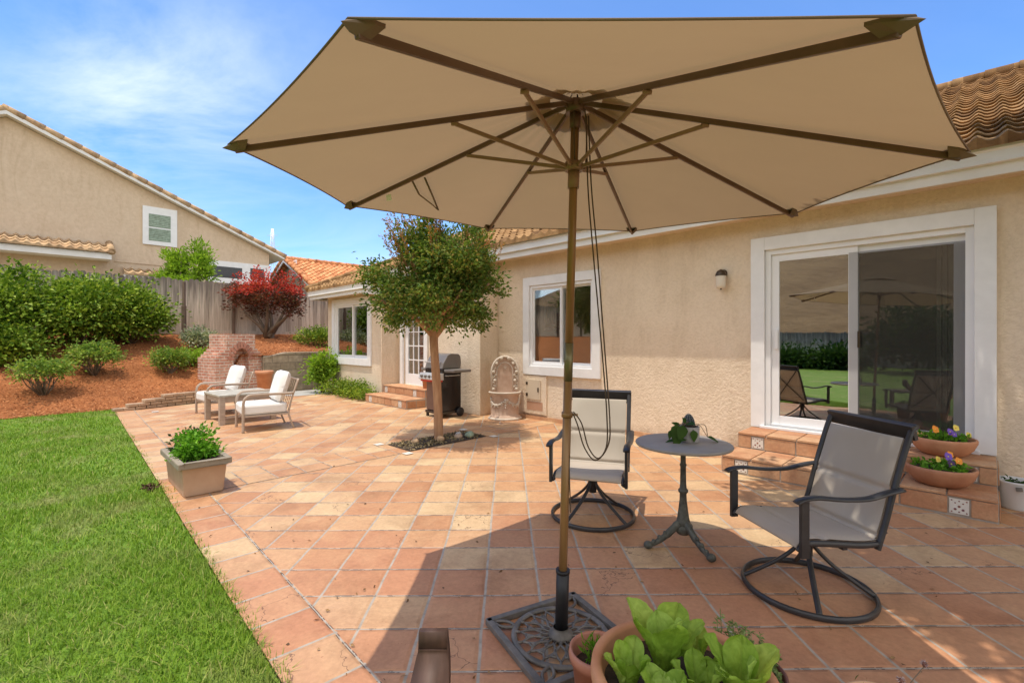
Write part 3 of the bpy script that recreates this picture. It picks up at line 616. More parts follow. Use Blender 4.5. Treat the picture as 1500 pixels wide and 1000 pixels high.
# french door
mb = MB(); ring(mb, 8.86, 10.0, .36, 2.52, .12, 6.15, 6.198, False)
fdo = MB(); ring(fdo, FD[0], FD[1], FD[2], FD[3], .13, 6.23, 6.275, True, .13, .26); fd = hb(fdo, 'french_door', MT['vinyl'], bev=.003)
mb.build('casing', MT['white'], fd, off=HO, bev=.004)
mb = MB(); mb.box(-9.75, -9.11, 6.25, 6.256, .62, 2.27); mb.build('pane', MT['glass'], fd, off=HO)
mb = MB()
for k in (1, 2): mb.box(-9.75+k*.213-.012, -9.75+k*.213+.012, 6.232, 6.249, .62, 2.27)
for k in range(1, 5): mb.box(-9.75, -9.11, 6.234, 6.248, .62+k*.33-.012, .62+k*.33+.012)
mb.build('muntin', MT['vinyl'], fd, off=HO)
# access panel below the window
mb = MB(); mb.box(-6.0, -5.42, 6.265, 6.298, .10, .79); ap = hb(mb, 'access_panel', MT['stucco'], bev=.006)
mb = MB(); mb.box(-5.88, -5.54, 6.245, 6.263, .36, .72); hb(mb, 'hatch', pm('hatch_paint', (.55, .45, .33), (.60, .5, .37), 3, .6), ap, bev=.004)
mb = MB(); mb.box(-5.88, -5.50, 6.262, 6.264, .17, .32); hb(mb, 'vent_slot', pm('slot_paint', (.42, .24, .15), (.48, .28, .18), 4, .8), ap)
for z in (.42, .62): mb = MB(); mb.box(-5.885, -5.84, 6.238, 6.244, z, z+.05); hb(mb, 'hinge', MT['bronze'], ap)
mb = MB(); mb.box(-5.60, -5.575, 6.235, 6.244, .50, .58); hb(mb, 'latch', MT['bronze'], ap)
# eaves
def eave(t0, t1, wf, zb, zt_, ww, parent=house, soff=True):
    mb = MB(); h = zt_-zb
    mb.box(-t1, -t0, wf+.055, wf+.08, zb, zb+h*.62); f = hb(mb, 'fascia', MT['fascia'], bev=.003)
    pr = [(0, zb+h*.40), (.06, zb+h*.40), (.06, zt_), (-.012, zt_), (-.012, zb+h*.86), (.004, zb+h*.80), (.004, zb+h*.55)]
    mb = MB(); n_ = len(pr); p = [(-t1, wf+a, z) for a, z in pr]+[(-t0, wf+a, z) for a, z in pr]
    mb.add(p, [tuple(range(n_)), tuple(range(2*n_-1, n_-1, -1))]); mb.add(p, [(i, i+n_, (i+1) % n_+n_, (i+1) % n_) for i in range(n_)])
    hb(mb, 'gutter', MT['fascia'], bev=.003)
    if soff: mb = MB(); mb.box(-t1, -t0, wf+.08, ww+.1, zb+.04, zb+.06); hb(mb, 'soffit', MT['stucco'])
eave(-7, 10.35, 5.888, 2.89, 3.14, 6.3)
eave(10.2, 13.40, 5.29, 2.53, 2.77, 5.72)
mb = MB(); mb.box(-13.40, -13.36, 5.36, 11, 2.53, 2.70); mb.box(-13.36, -13.05, 5.38, 11, 2.57, 2.59); mb.box(-10.20, -10.17, 5.29, 6.2, 2.50, 2.83); hb(mb, 'fascia', MT['fascia'])
def roofsurf(x0, x1, run, slope, xa=None, xb=None, per=.19, L=.21, amp=.025, lift=.042, sub=8):
    """tiles on a plane: x along the eave, y run, z up; xa/xb give the side limits at a run"""
    mb = MB(); nc = int(run/L)+1
    for c in range(nc):
        y0 = c*L; y1 = min(run, (c+1)*L+.02)
        if y0 >= run: break
        a = xa(y0) if xa else x0; b = xb(y0) if xb else x1
        if b-a < .1: break
        n = max(2, int((b-a)/per*sub)); vs = []
        jit = random.uniform(-.02, .02)
        for i in range(n+1):
            x = a+(b-a)*i/n; ph = 2*PI*x/per; wv = amp*(math.cos(ph)+.22*math.cos(2*ph)); sag = .006*math.sin(math.floor(x/per)*12.9+c*7.1)
            yb = y0+jit*.3; zl = yb*slope+wv+lift+sag
            vs += [(x, yb+(.045 if c else 0), yb*slope+(wv+sag-.004 if c else -.05)), (x, yb, zl-.012), (x, yb, zl-.012), (x, yb+.012, zl), (x, y1, y1*slope+wv+.002)]
        fs = []
        for i in range(n):
            j = 5*i; fs += [(j, j+5, j+6, j+1), (j+2, j+7, j+8, j+3), (j+3, j+8, j+9, j+4)]
        mb.add(vs, fs, True)
    return mb
def roof(name, mat, mbx, loc, rz, parent=None, prz=0, porg=None):
    o = mbx.build(name, mat, parent, fix=False)
    m_ = M4.Translation(loc) @ M4.Rotation(rz, 4, 'Z')
    if parent is not None: m_ = (M4.Translation(parent.location) @ M4.Rotation(parent.rotation_euler.z, 4, 'Z')).inverted() @ m_
    o.matrix_local = m_; return o
def ridge(mb, p0, p1, r=.11, L=.38):
    p0 = V(p0); p1 = V(p1); n_ = max(1, int((p1-p0).length/L))
    for k in range(n_):
        a = p0.lerp(p1, k/n_); b = p0.lerp(p1, (k+1.12)/n_); mb.tube([a, b], [r, r*.84], 10)
# main roof: x runs along -t
mr_ = roof('roof', MT['roof'], roofsurf(0, 17.2, 4.95, .5), X(10.3, 5.84, 3.17), HR, house)
rd = MB(); ridge(rd, (0, 4.95, 4.95*.5+.02), (17.2, 4.95, 4.95*.5+.02)); o = rd.build('ridge_tiles', MT['roof'], mr_)
mb = MB(); mb.add([(-10.3, 5.9, 3.12), (7, 5.9, 3.12), (7, 10.79, 5.57), (-10.3, 10.79, 5.57), (-10.3, 15.5, 3.2), (7, 15.5, 3.2)], [(0, 1, 2, 3), (3, 2, 5, 4)]); mb.add([(-10.3, 6.35, 2.98), (-10.3, 15.5, 3.0), (-10.3, 10.79, 5.56)], [(0, 1, 2)]); hb(mb, 'roof_deck', MT['roof'])
# wing roof (hip)
wr = roof('roof', MT['roof'], roofsurf(0, 3.25, 2.6, .46, xa=lambda q: q), X(13.43, 5.27, 2.80), HR, house)
rd = MB(); ridge(rd, (-.02, 0, .04), (2.6, 2.6, 2.6*.46+.05), .09); rd.build('hip_tiles', MT['roof'], wr)
mb = MB(); mb.add([(-13.42, 5.3, 2.78), (-13.42, 11, 2.78), (-10.82, 11, 3.95), (-10.82, 7.87, 3.95)], [(0, 1, 2, 3)]); hb(mb, 'roof_deck', MT['roof'])
# wall lamp
sc_t = 2.394
wl = thing('wall_lamp', 'small bronze wall lamp with frosted shade left of the sliding door', 'wall lamp', X(sc_t, 6.3, 2.20), HR)
mb = MB(); mb.lathe([(0, 0), (.05, 0), (.05, .012), (.015, .02)], 16); mb.T = None
for i, v in enumerate(mb.v): mb.v[i] = (v[0], -v[2], v[1]+.10)
mb.build('wall_plate', MT['bronze'], wl)
mb = MB(); mb.lathe([(.068, .06), (.066, .085), (.05, .12), (.02, .14), (0, .142)], 18, (0, -.09, 0)); mb.tube([(0, -.01, .1), (0, -.05, .13), (0, -.09, .135)], .012, 8); mb.build('cap', MT['bronze'], wl)
mb = MB(); mb.lathe([(0, -.10), (.05, -.095), (.06, -.06), (.062, .06)], 18, (0, -.09, 0)); mb.build('lamp_shade', MT['frosted'], wl)
mb = MB(); mb.ball((0, -.09, -.108), .011); mb.build('finial', MT['bronze'], wl)
# ================================================================== TILED STEPS
def steps(name, label, tu0, tu1, w_front, w_up, w_wall, h, decos, tl=.315):
    r = thing(name, label, 'steps', X((tu0+tu1)/2, w_front), HR); off = (-(tu0+tu1)/2, w_front, 0)
    b = MB(); b.box(-tu1, -tu0, w_front, w_wall-.004, 0, h); b.box(-tu1, -tu0, w_up, w_wall-.004, h, 2*h); b.build('step_core', MT['grout'], r, off=off)
    f = MB(); dcs = MB()
    for lvl, (wf, wb) in enumerate(((w_front, w_up), (w_up, w_wall-.006))):
        z0 = lvl*h; z1 = z0+h; x = -tu1; g = .012
        ds = sorted([(-d-.065, -d+.065) for l, d in decos if l == lvl]); segs = []; cur = -tu1
        for a, b_ in ds: segs.append((cur, a, 0)); segs.append((a, b_, 1)); cur = b_
        segs.append((cur, -tu0, 0))
        for a, b_, dz in segs:
            n_ = 1 if dz else max(1, round((b_-a)/.31))
            for k in range(n_):
                p, q = a+(b_-a)*k/n_+g/2, a+(b_-a)*(k+1)/n_-g/2
                if dz: dcs.box(p, q, wf-.008, wf, z0+.025, z1-.03)
                else: f.box(p, q, wf-.010, wf, z0+.018, z1-.02)
        n_ = round((tu1-tu0)/tl); nd = 1 if wb-wf < .42 else 2
        for k in range(n_):
            for d in range(nd):
                p, q = x+(tu1-tu0)*k/n_+g/2, x+(tu1-tu0)*(k+1)/n_-g/2; y0 = wf-.018+(wb-wf+.016)*d/nd; y1 = wf-.018+(wb-wf+.016)*(d+1)/nd-g
                f.box(p, q, y0, y1, z1-.012, z1+.012)
        for sgn, xs in ((1, -tu0), (-1, -tu1)):
            n2 = max(1, round((wb-wf)/.3))
            for k in range(n2):
                p, q = wf+.01+(wb-wf-.01)*k/n2, wf+(wb-wf)*(k+1)/n2-g; f.box(min(xs, xs+sgn*.009), max(xs, xs+sgn*.009), p, q, z0+.018, z1-.02)
    f.build('tile_facing', MT['steptile'], r, off=off, bev=.004)
    gm = pm('glaze_motif', (.10, .04, .10), (.32, .12, .05), 25, .4)
    for bx in range(len(dcs.v)//8):
        vs = dcs.v[bx*8:bx*8+8]; x0, x1 = vs[0][0], vs[1][0]; z0, z1 = vs[0][2], vs[4][2]; y = vs[0][1]
        ab = MB(); ab.add(vs, dcs.f[:6]); dd = ab.build('accent_tile', MT['accent'], r, off=off); dots = MB()
        for a, c in ((.3, .3), (.7, .3), (.5, .5), (.3, .72), (.7, .72), (.12, .12), (.88, .12), (.12, .88), (.88, .88), (.5, .14), (.5, .86)):
            cx_, cz_ = x0+(x1-x0)*a, z0+(z1-z0)*c; rr = .010 if (a, c) in ((.3, .3), (.7, .3), (.5, .5)) else .006
            dots.add([(cx_+rr*math.cos(i*PI/3), y-.0015, cz_+rr*math.sin(i*PI/3)) for i in range(6)], [(0, 1, 2, 3, 4, 5)])
        dots.build('glaze_motif', gm, dd, off=off)
    return r
dl = [(0, Wp(1086, 680, 5.29)[0]), (0, Wp(1405, 743, 5.29)[0]), (1, Wp(1110, 648, 5.78)[0]), (1, Wp(1418, 690, 5.78)[0])]
steps('tile_steps', 'two terracotta tiled steps below the sliding glass door', -.09, 2.03, 5.29, 5.78, 6.24, .176, dl)
steps('tile_steps', 'two terracotta tiled steps below the french door beside the grill', 8.35, 10.07, 5.30, 5.76, 6.19, .176, [(0, 8.6), (0, 9.85), (1, 8.75), (1, 9.95)])
# ================================================================== UMBRELLA
um = thing('patio_umbrella', 'big tan octagonal market umbrella on a leaning brown pole', 'umbrella', (.238, 2.28, .03))
ub = V((.238, 2.28, .03))
nrm = V((.0270, -.0742, .9969)).normalized(); hub = V((.2976, 2.199, 2.5705)); cen = hub-nrm*.4105
e1 = (V((1, 0, 0))-nrm*nrm.x).normalized(); e2 = nrm.cross(e1); RU = 1.4256
tips = [cen+(e1*math.cos(math.radians(-22.5+45*k)-.054)+e2*math.sin(math.radians(-22.5+45*k)-.054))*RU for k in range(8)]
def uo(p): return V(p)-ub
pole_top = hub+nrm*.0; pd = (pole_top-ub).normalized()
mb = MB(); mb.tube([uo(ub+pd*.02), uo(ub+pd*1.22)], .0205, 16); mb.build('pole', MT['pole'], um)
mb = MB(); mb.tube([uo(ub+pd*1.22), uo(ub+pd*1.40)], .0212, 16); mb.build('pole_joint', pm('joint_metal', (.12, .11, .05), (.2, .17, .08), 9, .35, metal=.4), um)
mb = MB(); mb.tube([uo(ub+pd*1.40), uo(pole_top-pd*.02)], .0195, 16); mb.build('upper_pole', MT['pole'], um)
zr = (2.255-ub.z)/pd.z; run_c = ub+pd*zr
mb = MB(); mb.tube([uo(run_c-pd*.10), uo(run_c-pd*.02)], .027, 16); mb.tube([uo(run_c-pd*.02), uo(run_c+pd*.02)], .042, 16); mb.build('runner', MT['strut'], um)
mb = MB(); mb.tube([uo(hub-pd*.07), uo(hub-pd*.015)], .045, 16); mb.tube([uo(hub-pd*.14), uo(hub-pd*.07)], .026, 16); mb.build('hub', MT['rib'], um)
mb = MB()
def cpt(k, s_, q, off=0):
    a, b = tips[k], tips[(k+1) % 8]; ed = a.lerp(b, q); sc2 = 1-.013*4*q*(1-q)*s_
    return hub+(ed-hub)*s_*sc2-nrm*(.012*math.sin(PI*q)*s_*(1-s_)*4-off+.0035*math.sin(q*23+k*2.1+s_*4)*math.exp(-((s_-.22)/.16)**2)*math.sin(PI*q)+.004*math.sin(s_*15+k*1.7)*math.exp(-(min(q, 1-q)/.10)**2)*min(q, 1-q)*10*math.sin(PI*s_))
for k in range(8):
    mb.grid(lambda a, b: uo(cpt(k, .09+.91*a, b, .012)), 30, 26)
cano = mb.build('canopy', MT['canopy'], um)
mb = MB()
for k in range(8): mb.grid(lambda a, b: uo(cpt(k, .18*a, b, .012+.045*(1-a*.3))), 5, 6)
mb.build('vent_flap', MT['canopy'], cano)
mb = MB()
for k in range(8): mb.tube([uo(cpt(k, 1.0, q/12, .010)) for q in range(13)], .003, 5)
mb.build('hem', MT['pocket'], cano)
pk_ = []
for k in range(8):
    rm = MB(); tp = tips[k]; rd_ = (tp-hub); rm.bar(uo(hub+rd_*.03-nrm*.016), uo(tp-rd_*.015-nrm*.014), .014, .023, nrm); rb = rm.build('rib', MT['rib'], um, bev=.003)
    sm_ = MB(); j = hub+rd_*.40-nrm*.035; st_ = run_c+(e1*math.cos(math.radians(-22.5+45*k)-.054)+e2*math.sin(math.radians(-22.5+45*k)-.054))*.04
    sm_.bar(uo(st_), uo(j), .012, .017, nrm); sm_.tube([uo(j-e1*.016), uo(j+e1*.016)], .009, 8); sm_.build('strut', MT['strut'], rb, bev=.002)
    pm_ = MB(); a = cpt(k, .985, .0, .016); 
    def ring_pts(s_, h): 
        qa = cpt(k, s_, .036, 0); qb = cpt((k-1) % 8, s_, .964, 0); c_ = hub+(tp-hub)*s_
        return [qb+nrm*.016, qb+nrm*.004, c_-nrm*h, qa+nrm*.004, qa+nrm*.016, c_+nrm*.018]
    r1 = [uo(x) for x in ring_pts(.962, .026)]; r2 = [uo(x) for x in ring_pts(.985, .02)]; tpp = uo(tp+(tp-hub)*.014)
    pm_.add(r1+r2+[tpp], [(i, (i+1) % 6, 6+(i+1) % 6, 6+i) for i in range(6)]+[(6+i, 6+(i+1) % 6, 12) for i in range(6)], False); pm_.build('corner_pocket', MT['pocket'], cano)
mb = MB()
def onc(u, v, k):   # point on panel k under a sight line
    o = V((0, 0, EYE)); d = V(((u-CX)/FOC, 1, -(v-CY)/FOC)); nn = (tips[k]-hub).cross(tips[(k+1) % 8]-hub); tt = (hub-o).dot(nn)/d.dot(nn); return o+d*tt
ps = [onc(604, 262, 3), onc(614, 282, 3), onc(632, 296, 3), onc(642, 305, 3), onc(634, 285, 3), onc(622, 257, 3)]
mb.tube([uo(p-nrm*.012) for p in ps], .004, 5, sq=(1.6, .5)); mb.build('tie_strap', MT['pocket'], cano)
p = onc(569, 280, 3)-nrm*.02; mb = MB(); mb.bar(uo(p), uo(p-nrm*.035+e1*.006), .028, .002, e2); mb.build('care_tag', MT['white'], cano)
rngp = ub+pd*1.06
mb = MB(); mb.tube([uo(rngp-pd*.012), uo(rngp+pd*.012)], .027, 14)
mb.tube([uo(rngp+V((.0, 0, 0))), uo(rngp+V((.05, -.01, .0)))], .006, 6); mb.build('cord_cleat', MT['pole'], um)
def cordpts(pts, d=2.2): return [uo(D3(u, v, d)) for u, v in pts]
def smoothp(pts, n=5):
    out = []; P = [pts[0]]+pts+[pts[-1]]
    for i in range(1, len(P)-2):
        for k in range(n):
            t = k/n; a, b, c, d = P[i-1], P[i], P[i+1], P[i+2]
            out.append(.5*((2*b)+(-a+c)*t+(2*a-5*b+4*c-d)*t*t+(-a+3*b-3*c+d)*t*t*t))
    return out+[pts[-1]]
mb = MB()
mb.tube(smoothp(cordpts([(859, 170), (861, 270), (868, 360), (876, 450), (884, 540), (889, 610), (888, 655), (872, 674), (856, 655), (846, 622), (839, 605)], 2.21)), .0035, 6)
mb.tube(smoothp(cordpts([(862, 170), (866, 270), (874, 360), (881, 450), (888, 540), (893, 610), (892, 648), (877, 671), (862, 655), (852, 620), (840, 603)], 2.19)), .0035, 6)
mb.tube(smoothp(cordpts([(841, 160), (841, 200), (842, 238)], 2.17)), .003, 6); mb.tube(smoothp(cordpts([(857, 160), (859, 200), (858, 238)], 2.17)), .003, 6)
mb.tube(smoothp(cordpts([(833, 606), (834, 690), (836, 750)], 2.24)), .003, 6)
mb.build('pull_cord', MT['cord'], um)
# base
bs = thing('umbrella_base', 'square cast iron umbrella base with open petal lattice under the pole', 'umbrella base', (.236, 2.278, .0), math.radians(28.2))
mb = MB(); S = .26; zb = .018
for a, b in (((-S, -S), (S, -S)), ((S, -S), (S, S)), ((S, S), (-S, S)), ((-S, S), (-S, -S))):
    d = V((b[0]-a[0], b[1]-a[1], 0)).normalized()*.011; mb.bar(V((*a, zb))-d, V((*b, zb))+d, .032, .03)
mb.tube([(.226*math.cos(i*PI/24), .226*math.sin(i*PI/24), zb) for i in range(48)], .012, 8, True, sq=(1.3, .9)); 
mb.build('frame', MT['iron'], bs, bev=.003)
mb = MB()
for k in range(16):
    a = 2*PI*k/16; 
    def lp(r, o): return (r*math.cos(a)-o*math.sin(a), r*math.sin(a)+o*math.cos(a), zb+.004)
    def petal(r0, r1, w_, b_):
        def q_(r, o): return (r*math.cos(b_)-o*math.sin(b_), r*math.sin(b_)+o*math.cos(b_), zb+.004)
        ss = [i/8 for i in range(9)]
        return [q_(r0+(r1-r0)*x, w_*math.sin(PI*x**.85)) for x in ss]+[q_(r0+(r1-r0)*x, -w_*math.sin(PI*x**.85)) for x in ss[-2:0:-1]]
    mb.tube(petal(.04, .125, .014, a), .0062, 6, True, sq=(1, .8)); mb.tube(petal(.085, .195, .024, a+PI/16), .0066, 6, True, sq=(1, .8)); mb.tube([lp(.125, 0), lp(.17, 0)], .006, 6)
    mb.tube([(r*math.cos(a+PI/16), r*math.sin(a+PI/16), zb+.004) for r in (.195, .225)], .0066, 6)
    a2 = a+PI/16; mb.tube([(.168*math.cos(a+.1*q), .168*math.sin(a+.1*q), zb+.004) for q in (-.9, 0, .9)], .006, 6)
for k in range(4):
    a = PI/4+k*PI/2; c_ = .29
    def cp(r, o): return (r*math.cos(a)-o*math.sin(a), r*math.sin(a)+o*math.cos(a), zb+.004)
    mb.tube([cp(.225+.12*s, .025*math.sin(PI*s)) for s in [i/6 for i in range(7)]]+[cp(.225+.12*s, -.025*math.sin(PI*s)) for s in [i/6 for i in range(5, 0, -1)]], .0075, 6, True)
mb.build('lattice', MT['iron'], bs)
mb = MB(); mb.lathe([(.0, .012), (.06, .012), (.06, .03), (.045, .042), (.036, .05), (.036, .06)], 24); mb.build('collar', MT['iron'], bs)
lo = M4.Rotation(-math.radians(28.2), 4, 'Z')
dv = lo @ V((.238-.214, 2.28-2.254, 0))
mb = MB(); 
pl = [lo @ (V((.002, .002, .03))+pd*s) for s in (.0, .30)]
mb.tube(pl, .031, 20); pl2 = [lo @ (V((.002, .002, .03))+pd*s) for s in (.295, .31)]; mb.tube(pl2, .034, 20); mb.build('sleeve', MT['sleeve'], bs)
# ================================================================== SWIVEL CHAIRS
def swivel_chair(label, loc, rz):
    r = thing('swivel_chair', label, 'patio chair', loc, rz, 'swivel sling chairs at the cafe table')
    f = MB(); f.tube([(.33*math.cos(i*PI/20), .33*math.sin(i*PI/20), .022) for i in range(40)], .014, 8, True, sq=(.9, 1.35)); f.build('base_ring', MT['frame'], r)
    for k in range(4):
        a = PI/4+k*PI/2+.25; c_, s_ = math.cos(a), math.sin(a)
        l = MB(); l.tube(smoothp([V((.325*c_, .325*s_, .03)), V((.24*c_, .24*s_, .085)), V((.13*c_, .13*s_, .165)), V((.05*c_, .05*s_, .245)), V((.028*c_, .028*s_, .29))]), .0125, 8, sq=(1.2, .9)); l.build('leg', MT['frame'], r)
    h = MB(); h.lathe([(0, .2), (.03, .2), (.034, .3), (.045, .31), (.045, .335), (0, .335)], 16); h.box(-.14, .14, -.10, .12, .335, .355); h.box(-.05, .05, .0, .16, .318, .335); h.build('swivel_hub', MT['frame'], r)
    W2 = .262
    sp = [V((0, -.275, .365)), V((0, -.25, .392)), V((0, -.20, .402)), V((0, -.05, .388)), V((0, .10, .372)), V((0, .205, .372))]
    bp = [V((0, .205, .365)), V((0, .245, .48)), V((0, .30, .66)), V((0, .36, .84)), V((0, .405, .955)), V((0, .425, .972))]
    fr = MB()
    for s in (-1, 1): fr.tube([p+V((s*W2, 0, -.008)) for p in smoothp(sp, 4)], .015, 8, sq=(.85, 1.1))
    for y, z in ((-.235, .375), (.0, .36), (.205, .358)): fr.bar((-W2, y, z-.004), (W2, y, z-.004), .028, .02)
    fr.build('seat_frame', MT['frame'], r)
    sl = MB(); sps = smoothp(sp, 5)
    def surf(pts, thick, crease):
        def f_(a, b):
            i = a*(len(pts)-1); i0 = min(int(i), len(pts)-2); p = pts[i0].lerp(pts[i0+1], i-i0); q = (b-.5)*2
            return p, q
        return f_
    def pad(mb_, pts, nrmf, wid, th, creases):
        n_ = len(pts)-1
        def top(a, b, sgn):
            i = a*n_; i0 = min(int(i), n_-1); p = pts[i0].lerp(pts[i0+1], i-i0); q = (b-.5)*2; d = (pts[i0+1]-pts[i0]).normalized(); nn = d.cross(V((1, 0, 0)))*-1
            e = (1-abs(q)**10)*(1-abs(2*a-1)**14); t_ = th*(.35+.65*e)
            for cpos in creases: t_ -= th*1.0*math.exp(-((a-cpos)/.020)**2)-th*.25*math.exp(-((a-cpos)/.09)**2)
            sag_ = -.012*(1-q*q)*math.sin(PI*a)
            return p+V((q*wid, 0, 0))+nn*(sgn*t_+sag_)
        mb_.grid(lambda a, b: top(a, b, 1), 64, 14); mb_.grid(lambda a, b: top(a, b, -1), 64, 14)
    pad(sl, [p+V((0, 0, .006)) for p in sps], None, W2-.012, .014, [.52]); sl.build('seat', MT['sling'], r)
    bk = MB(); bps = smoothp(bp[:-2]+[V((0, .388, .912))], 5); pad(bk, bps, None, W2-.024, .016, [.10, .47]); bk.build('backrest', MT['sling_back'], r)
    bf = MB()
    for s in (-1, 1): bf.tube([p+V((s*W2, 0, 0)) for p in smoothp([V((0, .195, .335))]+bp, 4)], .0145, 8, sq=(.9, 1.25))
    bf.bar((-W2-.014, .412, .952), (W2+.014, .412, .945), .022, .08, (0, -.35, 1)); bf.tube([(-W2-.014, .425, .978), (W2+.014, .425, .978)], .014, 8)
    for s in (-1, 1): bf.bar((s*W2*.95, .262, .41), (-s*W2*.95, .425, .90), .016, .006, (0, -1, .3))
    bf.build('back_frame', MT['frame'], r, bev=.003)
    for s in (-1, 1):
        am = MB(); x = s*.292
        am.tube(smoothp([V((x, -.31, .618)), V((x, -.285, .632)), V((x, -.20, .64)), V((x, -.05, .622)), V((x, .10, .618)), V((x*.99, .22, .640)), V((x*.97, .32, .652))], 4), .026, 10, sq=(1.0, .42), up=(0, 0, 1))
        a_ = am.build('arm', MT['frame'], r)
        p_ = MB(); p_.bar((x*.985, -.262, .335), (x*.985, -.262, .625), .022, .045, (0, 1, 0)); p_.bar((x*.985, -.262, .35), (s*W2, -.262, .36), .02, .03); p_.build('arm_post', MT['frame'], a_, bev=.003)
    return r
swivel_chair('charcoal swivel chair with pale padded sling, standing behind the umbrella pole', (.66, 3.85, 0), math.radians(-18))
swivel_chair('charcoal swivel chair in front of the tiled steps, turned toward the cafe table', (1.70, 2.72, 0), math.radians(-81))
# ================================================================== CAFE TABLE
ct = thing('cafe_table', 'round grey cafe table on a cast iron tripod pedestal', 'table', (1.21, 3.33, 0))
mb = MB(); mb.lathe([(0, .694), (.30, .694), (.322, .698), (.328, .708), (.324, .716), (.316, .72), (.0, .72)], 48); mb.build('tabletop', MT['tabletop'], ct)
mb = MB(); mb.lathe([(.03, .12), (.036, .13), (.052, .15), (.045, .17), (.040, .19), (.032, .25), (.024, .32), (.023, .36), (.033, .37), (.034, .385), (.024, .395), (.021, .43), (.019, .55), (.023, .555), (.023, .565), (.018, .575), (.018, .675), (.06, .69), (.06, .694)], 20); mb.build('pedestal', MT['verdigris'], ct)
for a in (195, 288, 62):
    a = math.radians(a); c_, s_ = math.cos(a), math.sin(a); l = MB()
    l.tube(smoothp([V((.02*c_, .02*s_, .15)), V((.07*c_, .07*s_, .125)), V((.14*c_, .14*s_, .075)), V((.21*c_, .21*s_, .04)), V((.265*c_, .265*s_, .028)), V((.285*c_, .285*s_, .035))]), [.032]*5+[.026]*5+[.021]*5+[.018]*5+[.019]*6, 8, sq=(.75, 1.1))
    l.ball((.278*c_, .278*s_, .027), (.032, .032, .027)); 
    for k in range(4): l.ball(((.10+.045*k)*c_, (.10+.045*k)*s_, .118-.024*k), .016, 8, 6)
    l.build('leg', MT['verdigris'], ct)
mb = MB(); mb.lathe([(0, .07), (.04, .075), (.058, .10), (.055, .13), (.03, .15)], 14); mb.build('boss', MT['verdigris'], ct)
# ivy pot on the table
ip = thing('potted_plant', 'small grey ceramic pot of trailing ivy on the cafe table', 'potted plant', (1.262, 3.35, .72))
mb = MB(); mb.lathe([(0, 0), (.060, 0), (.066, .005), (.068, .11), (.062, .11), (.060, .09), (0, .09)], 28); mb.build('pot', MT['greypot'], ip)
mb = MB(); mb.lathe([(0, .096), (.061, .096)], 20); mb.build('soil', MT['soil'], ip)
def flat_leaf(mb, p, d, n_, L, Wd):
    p = V(p); d = V(d).normalized(); s_ = d.cross(V(n_)).normalized(); u = s_.cross(d)
    prof = [(0, .0), (.12, .62), (.3, 1.0), (.55, .86), (.8, .42), (1, 0)]; vs = []
    for a, b in prof: vs += [p+d*L*a+s_*Wd*.5*b+u*(.06*L*b-.25*L*a*a), p+d*L*a-u*.25*L*a*a, p+d*L*a-s_*Wd*.5*b+u*(.06*L*b-.25*L*a*a)]
    fs = []
    for i in range(5):
        for k in (0, 1): fs.append((3*i+k, 3*i+k+1, 3*i+k+4, 3*i+k+3))
    mb.add(vs, fs, True)
mb = MB(); st = MB()
for (p, d, n_, L, Wd) in (((.0, -.07, .095), (.05, -.3, -1), (0, -1, .2), .085, .055), ((.12, -.02, .035), (1, -.15, -.28), (0, -.25, 1), .10, .065), ((-.055, -.04, .12), (-.4, -.5, -.7), (-.3, -1, .3), .12, .075), ((-.09, -.03, .12), (-.5, -.3, -.9), (-.3, -1, .5), .11, .075),
                          ((-.03, -.03, .13), (.2, -.6, .2), (0, -.7, .7), .075, .06), ((-.13, -.02, .085), (-.5, -.2, -1), (-.5, -.7, .3), .07, .04), ((-.08, -.04, .05), (-.5, -.4, -.5), (-.2, -.8, .6), .10, .06), ((-.10, -.03, .01), (-1, -.2, .15), (0, -.2, 1), .085, .05), ((-.02, .0, .12), (-.2, .3, .8), (.4, -.8, .2), .06, .05), ((-.06, .01, .10), (-.8, .0, .6), (.2, -.6, .7), .07, .05), ((-.06, -.05, .03), (-.3, -.6, .1), (0, -.4, .9), .07, .05)):
    mb = MB(); flat_leaf(mb, p, d, n_, L, Wd); mb.build('leaf', MT['leaf_ivy'], ip)
    st.tube(smoothp([V((0, 0, .095)), V((p[0]*.5, p[1]*.5, max(p[2], .11)+.015)), V(p)], 4), .002, 5)
st.tube(smoothp([V((.02, 0, .1)), V((.07, -.02, .125)), V((.105, -.02, .115)), V((.118, -.02, .06)), V((.12, -.02, .035))], 4), .0025, 5)
st.build('vine', MT['stem'], ip)
mb = MB(); cc = V((.01, .04, .09)); n_ = 22
def cact(a, b):
    th = 2*PI*a; ph = b*PI*.5; k = 1+.10*math.cos(th*11); r_ = .042*math.cos(ph)*k
    return cc+V((r_*math.cos(th), r_*math.sin(th), .0+.10*math.sin(ph)))
mb.grid(cact, 66, 10); mb.build('cactus', MT['cactus'], ip)
mb = MB()
for i in range(11):
    th = 2*PI*i/11
    for j in range(2, 9):
        ph = j/9*PI*.5; mb.ball((cc.x+.0465*math.cos(ph)*math.cos(th), cc.y+.0465*math.cos(ph)*math.sin(th), cc.z+.101*math.sin(ph)), .0022, 5, 4)
mb.build('spine', MT['accent'], ip)
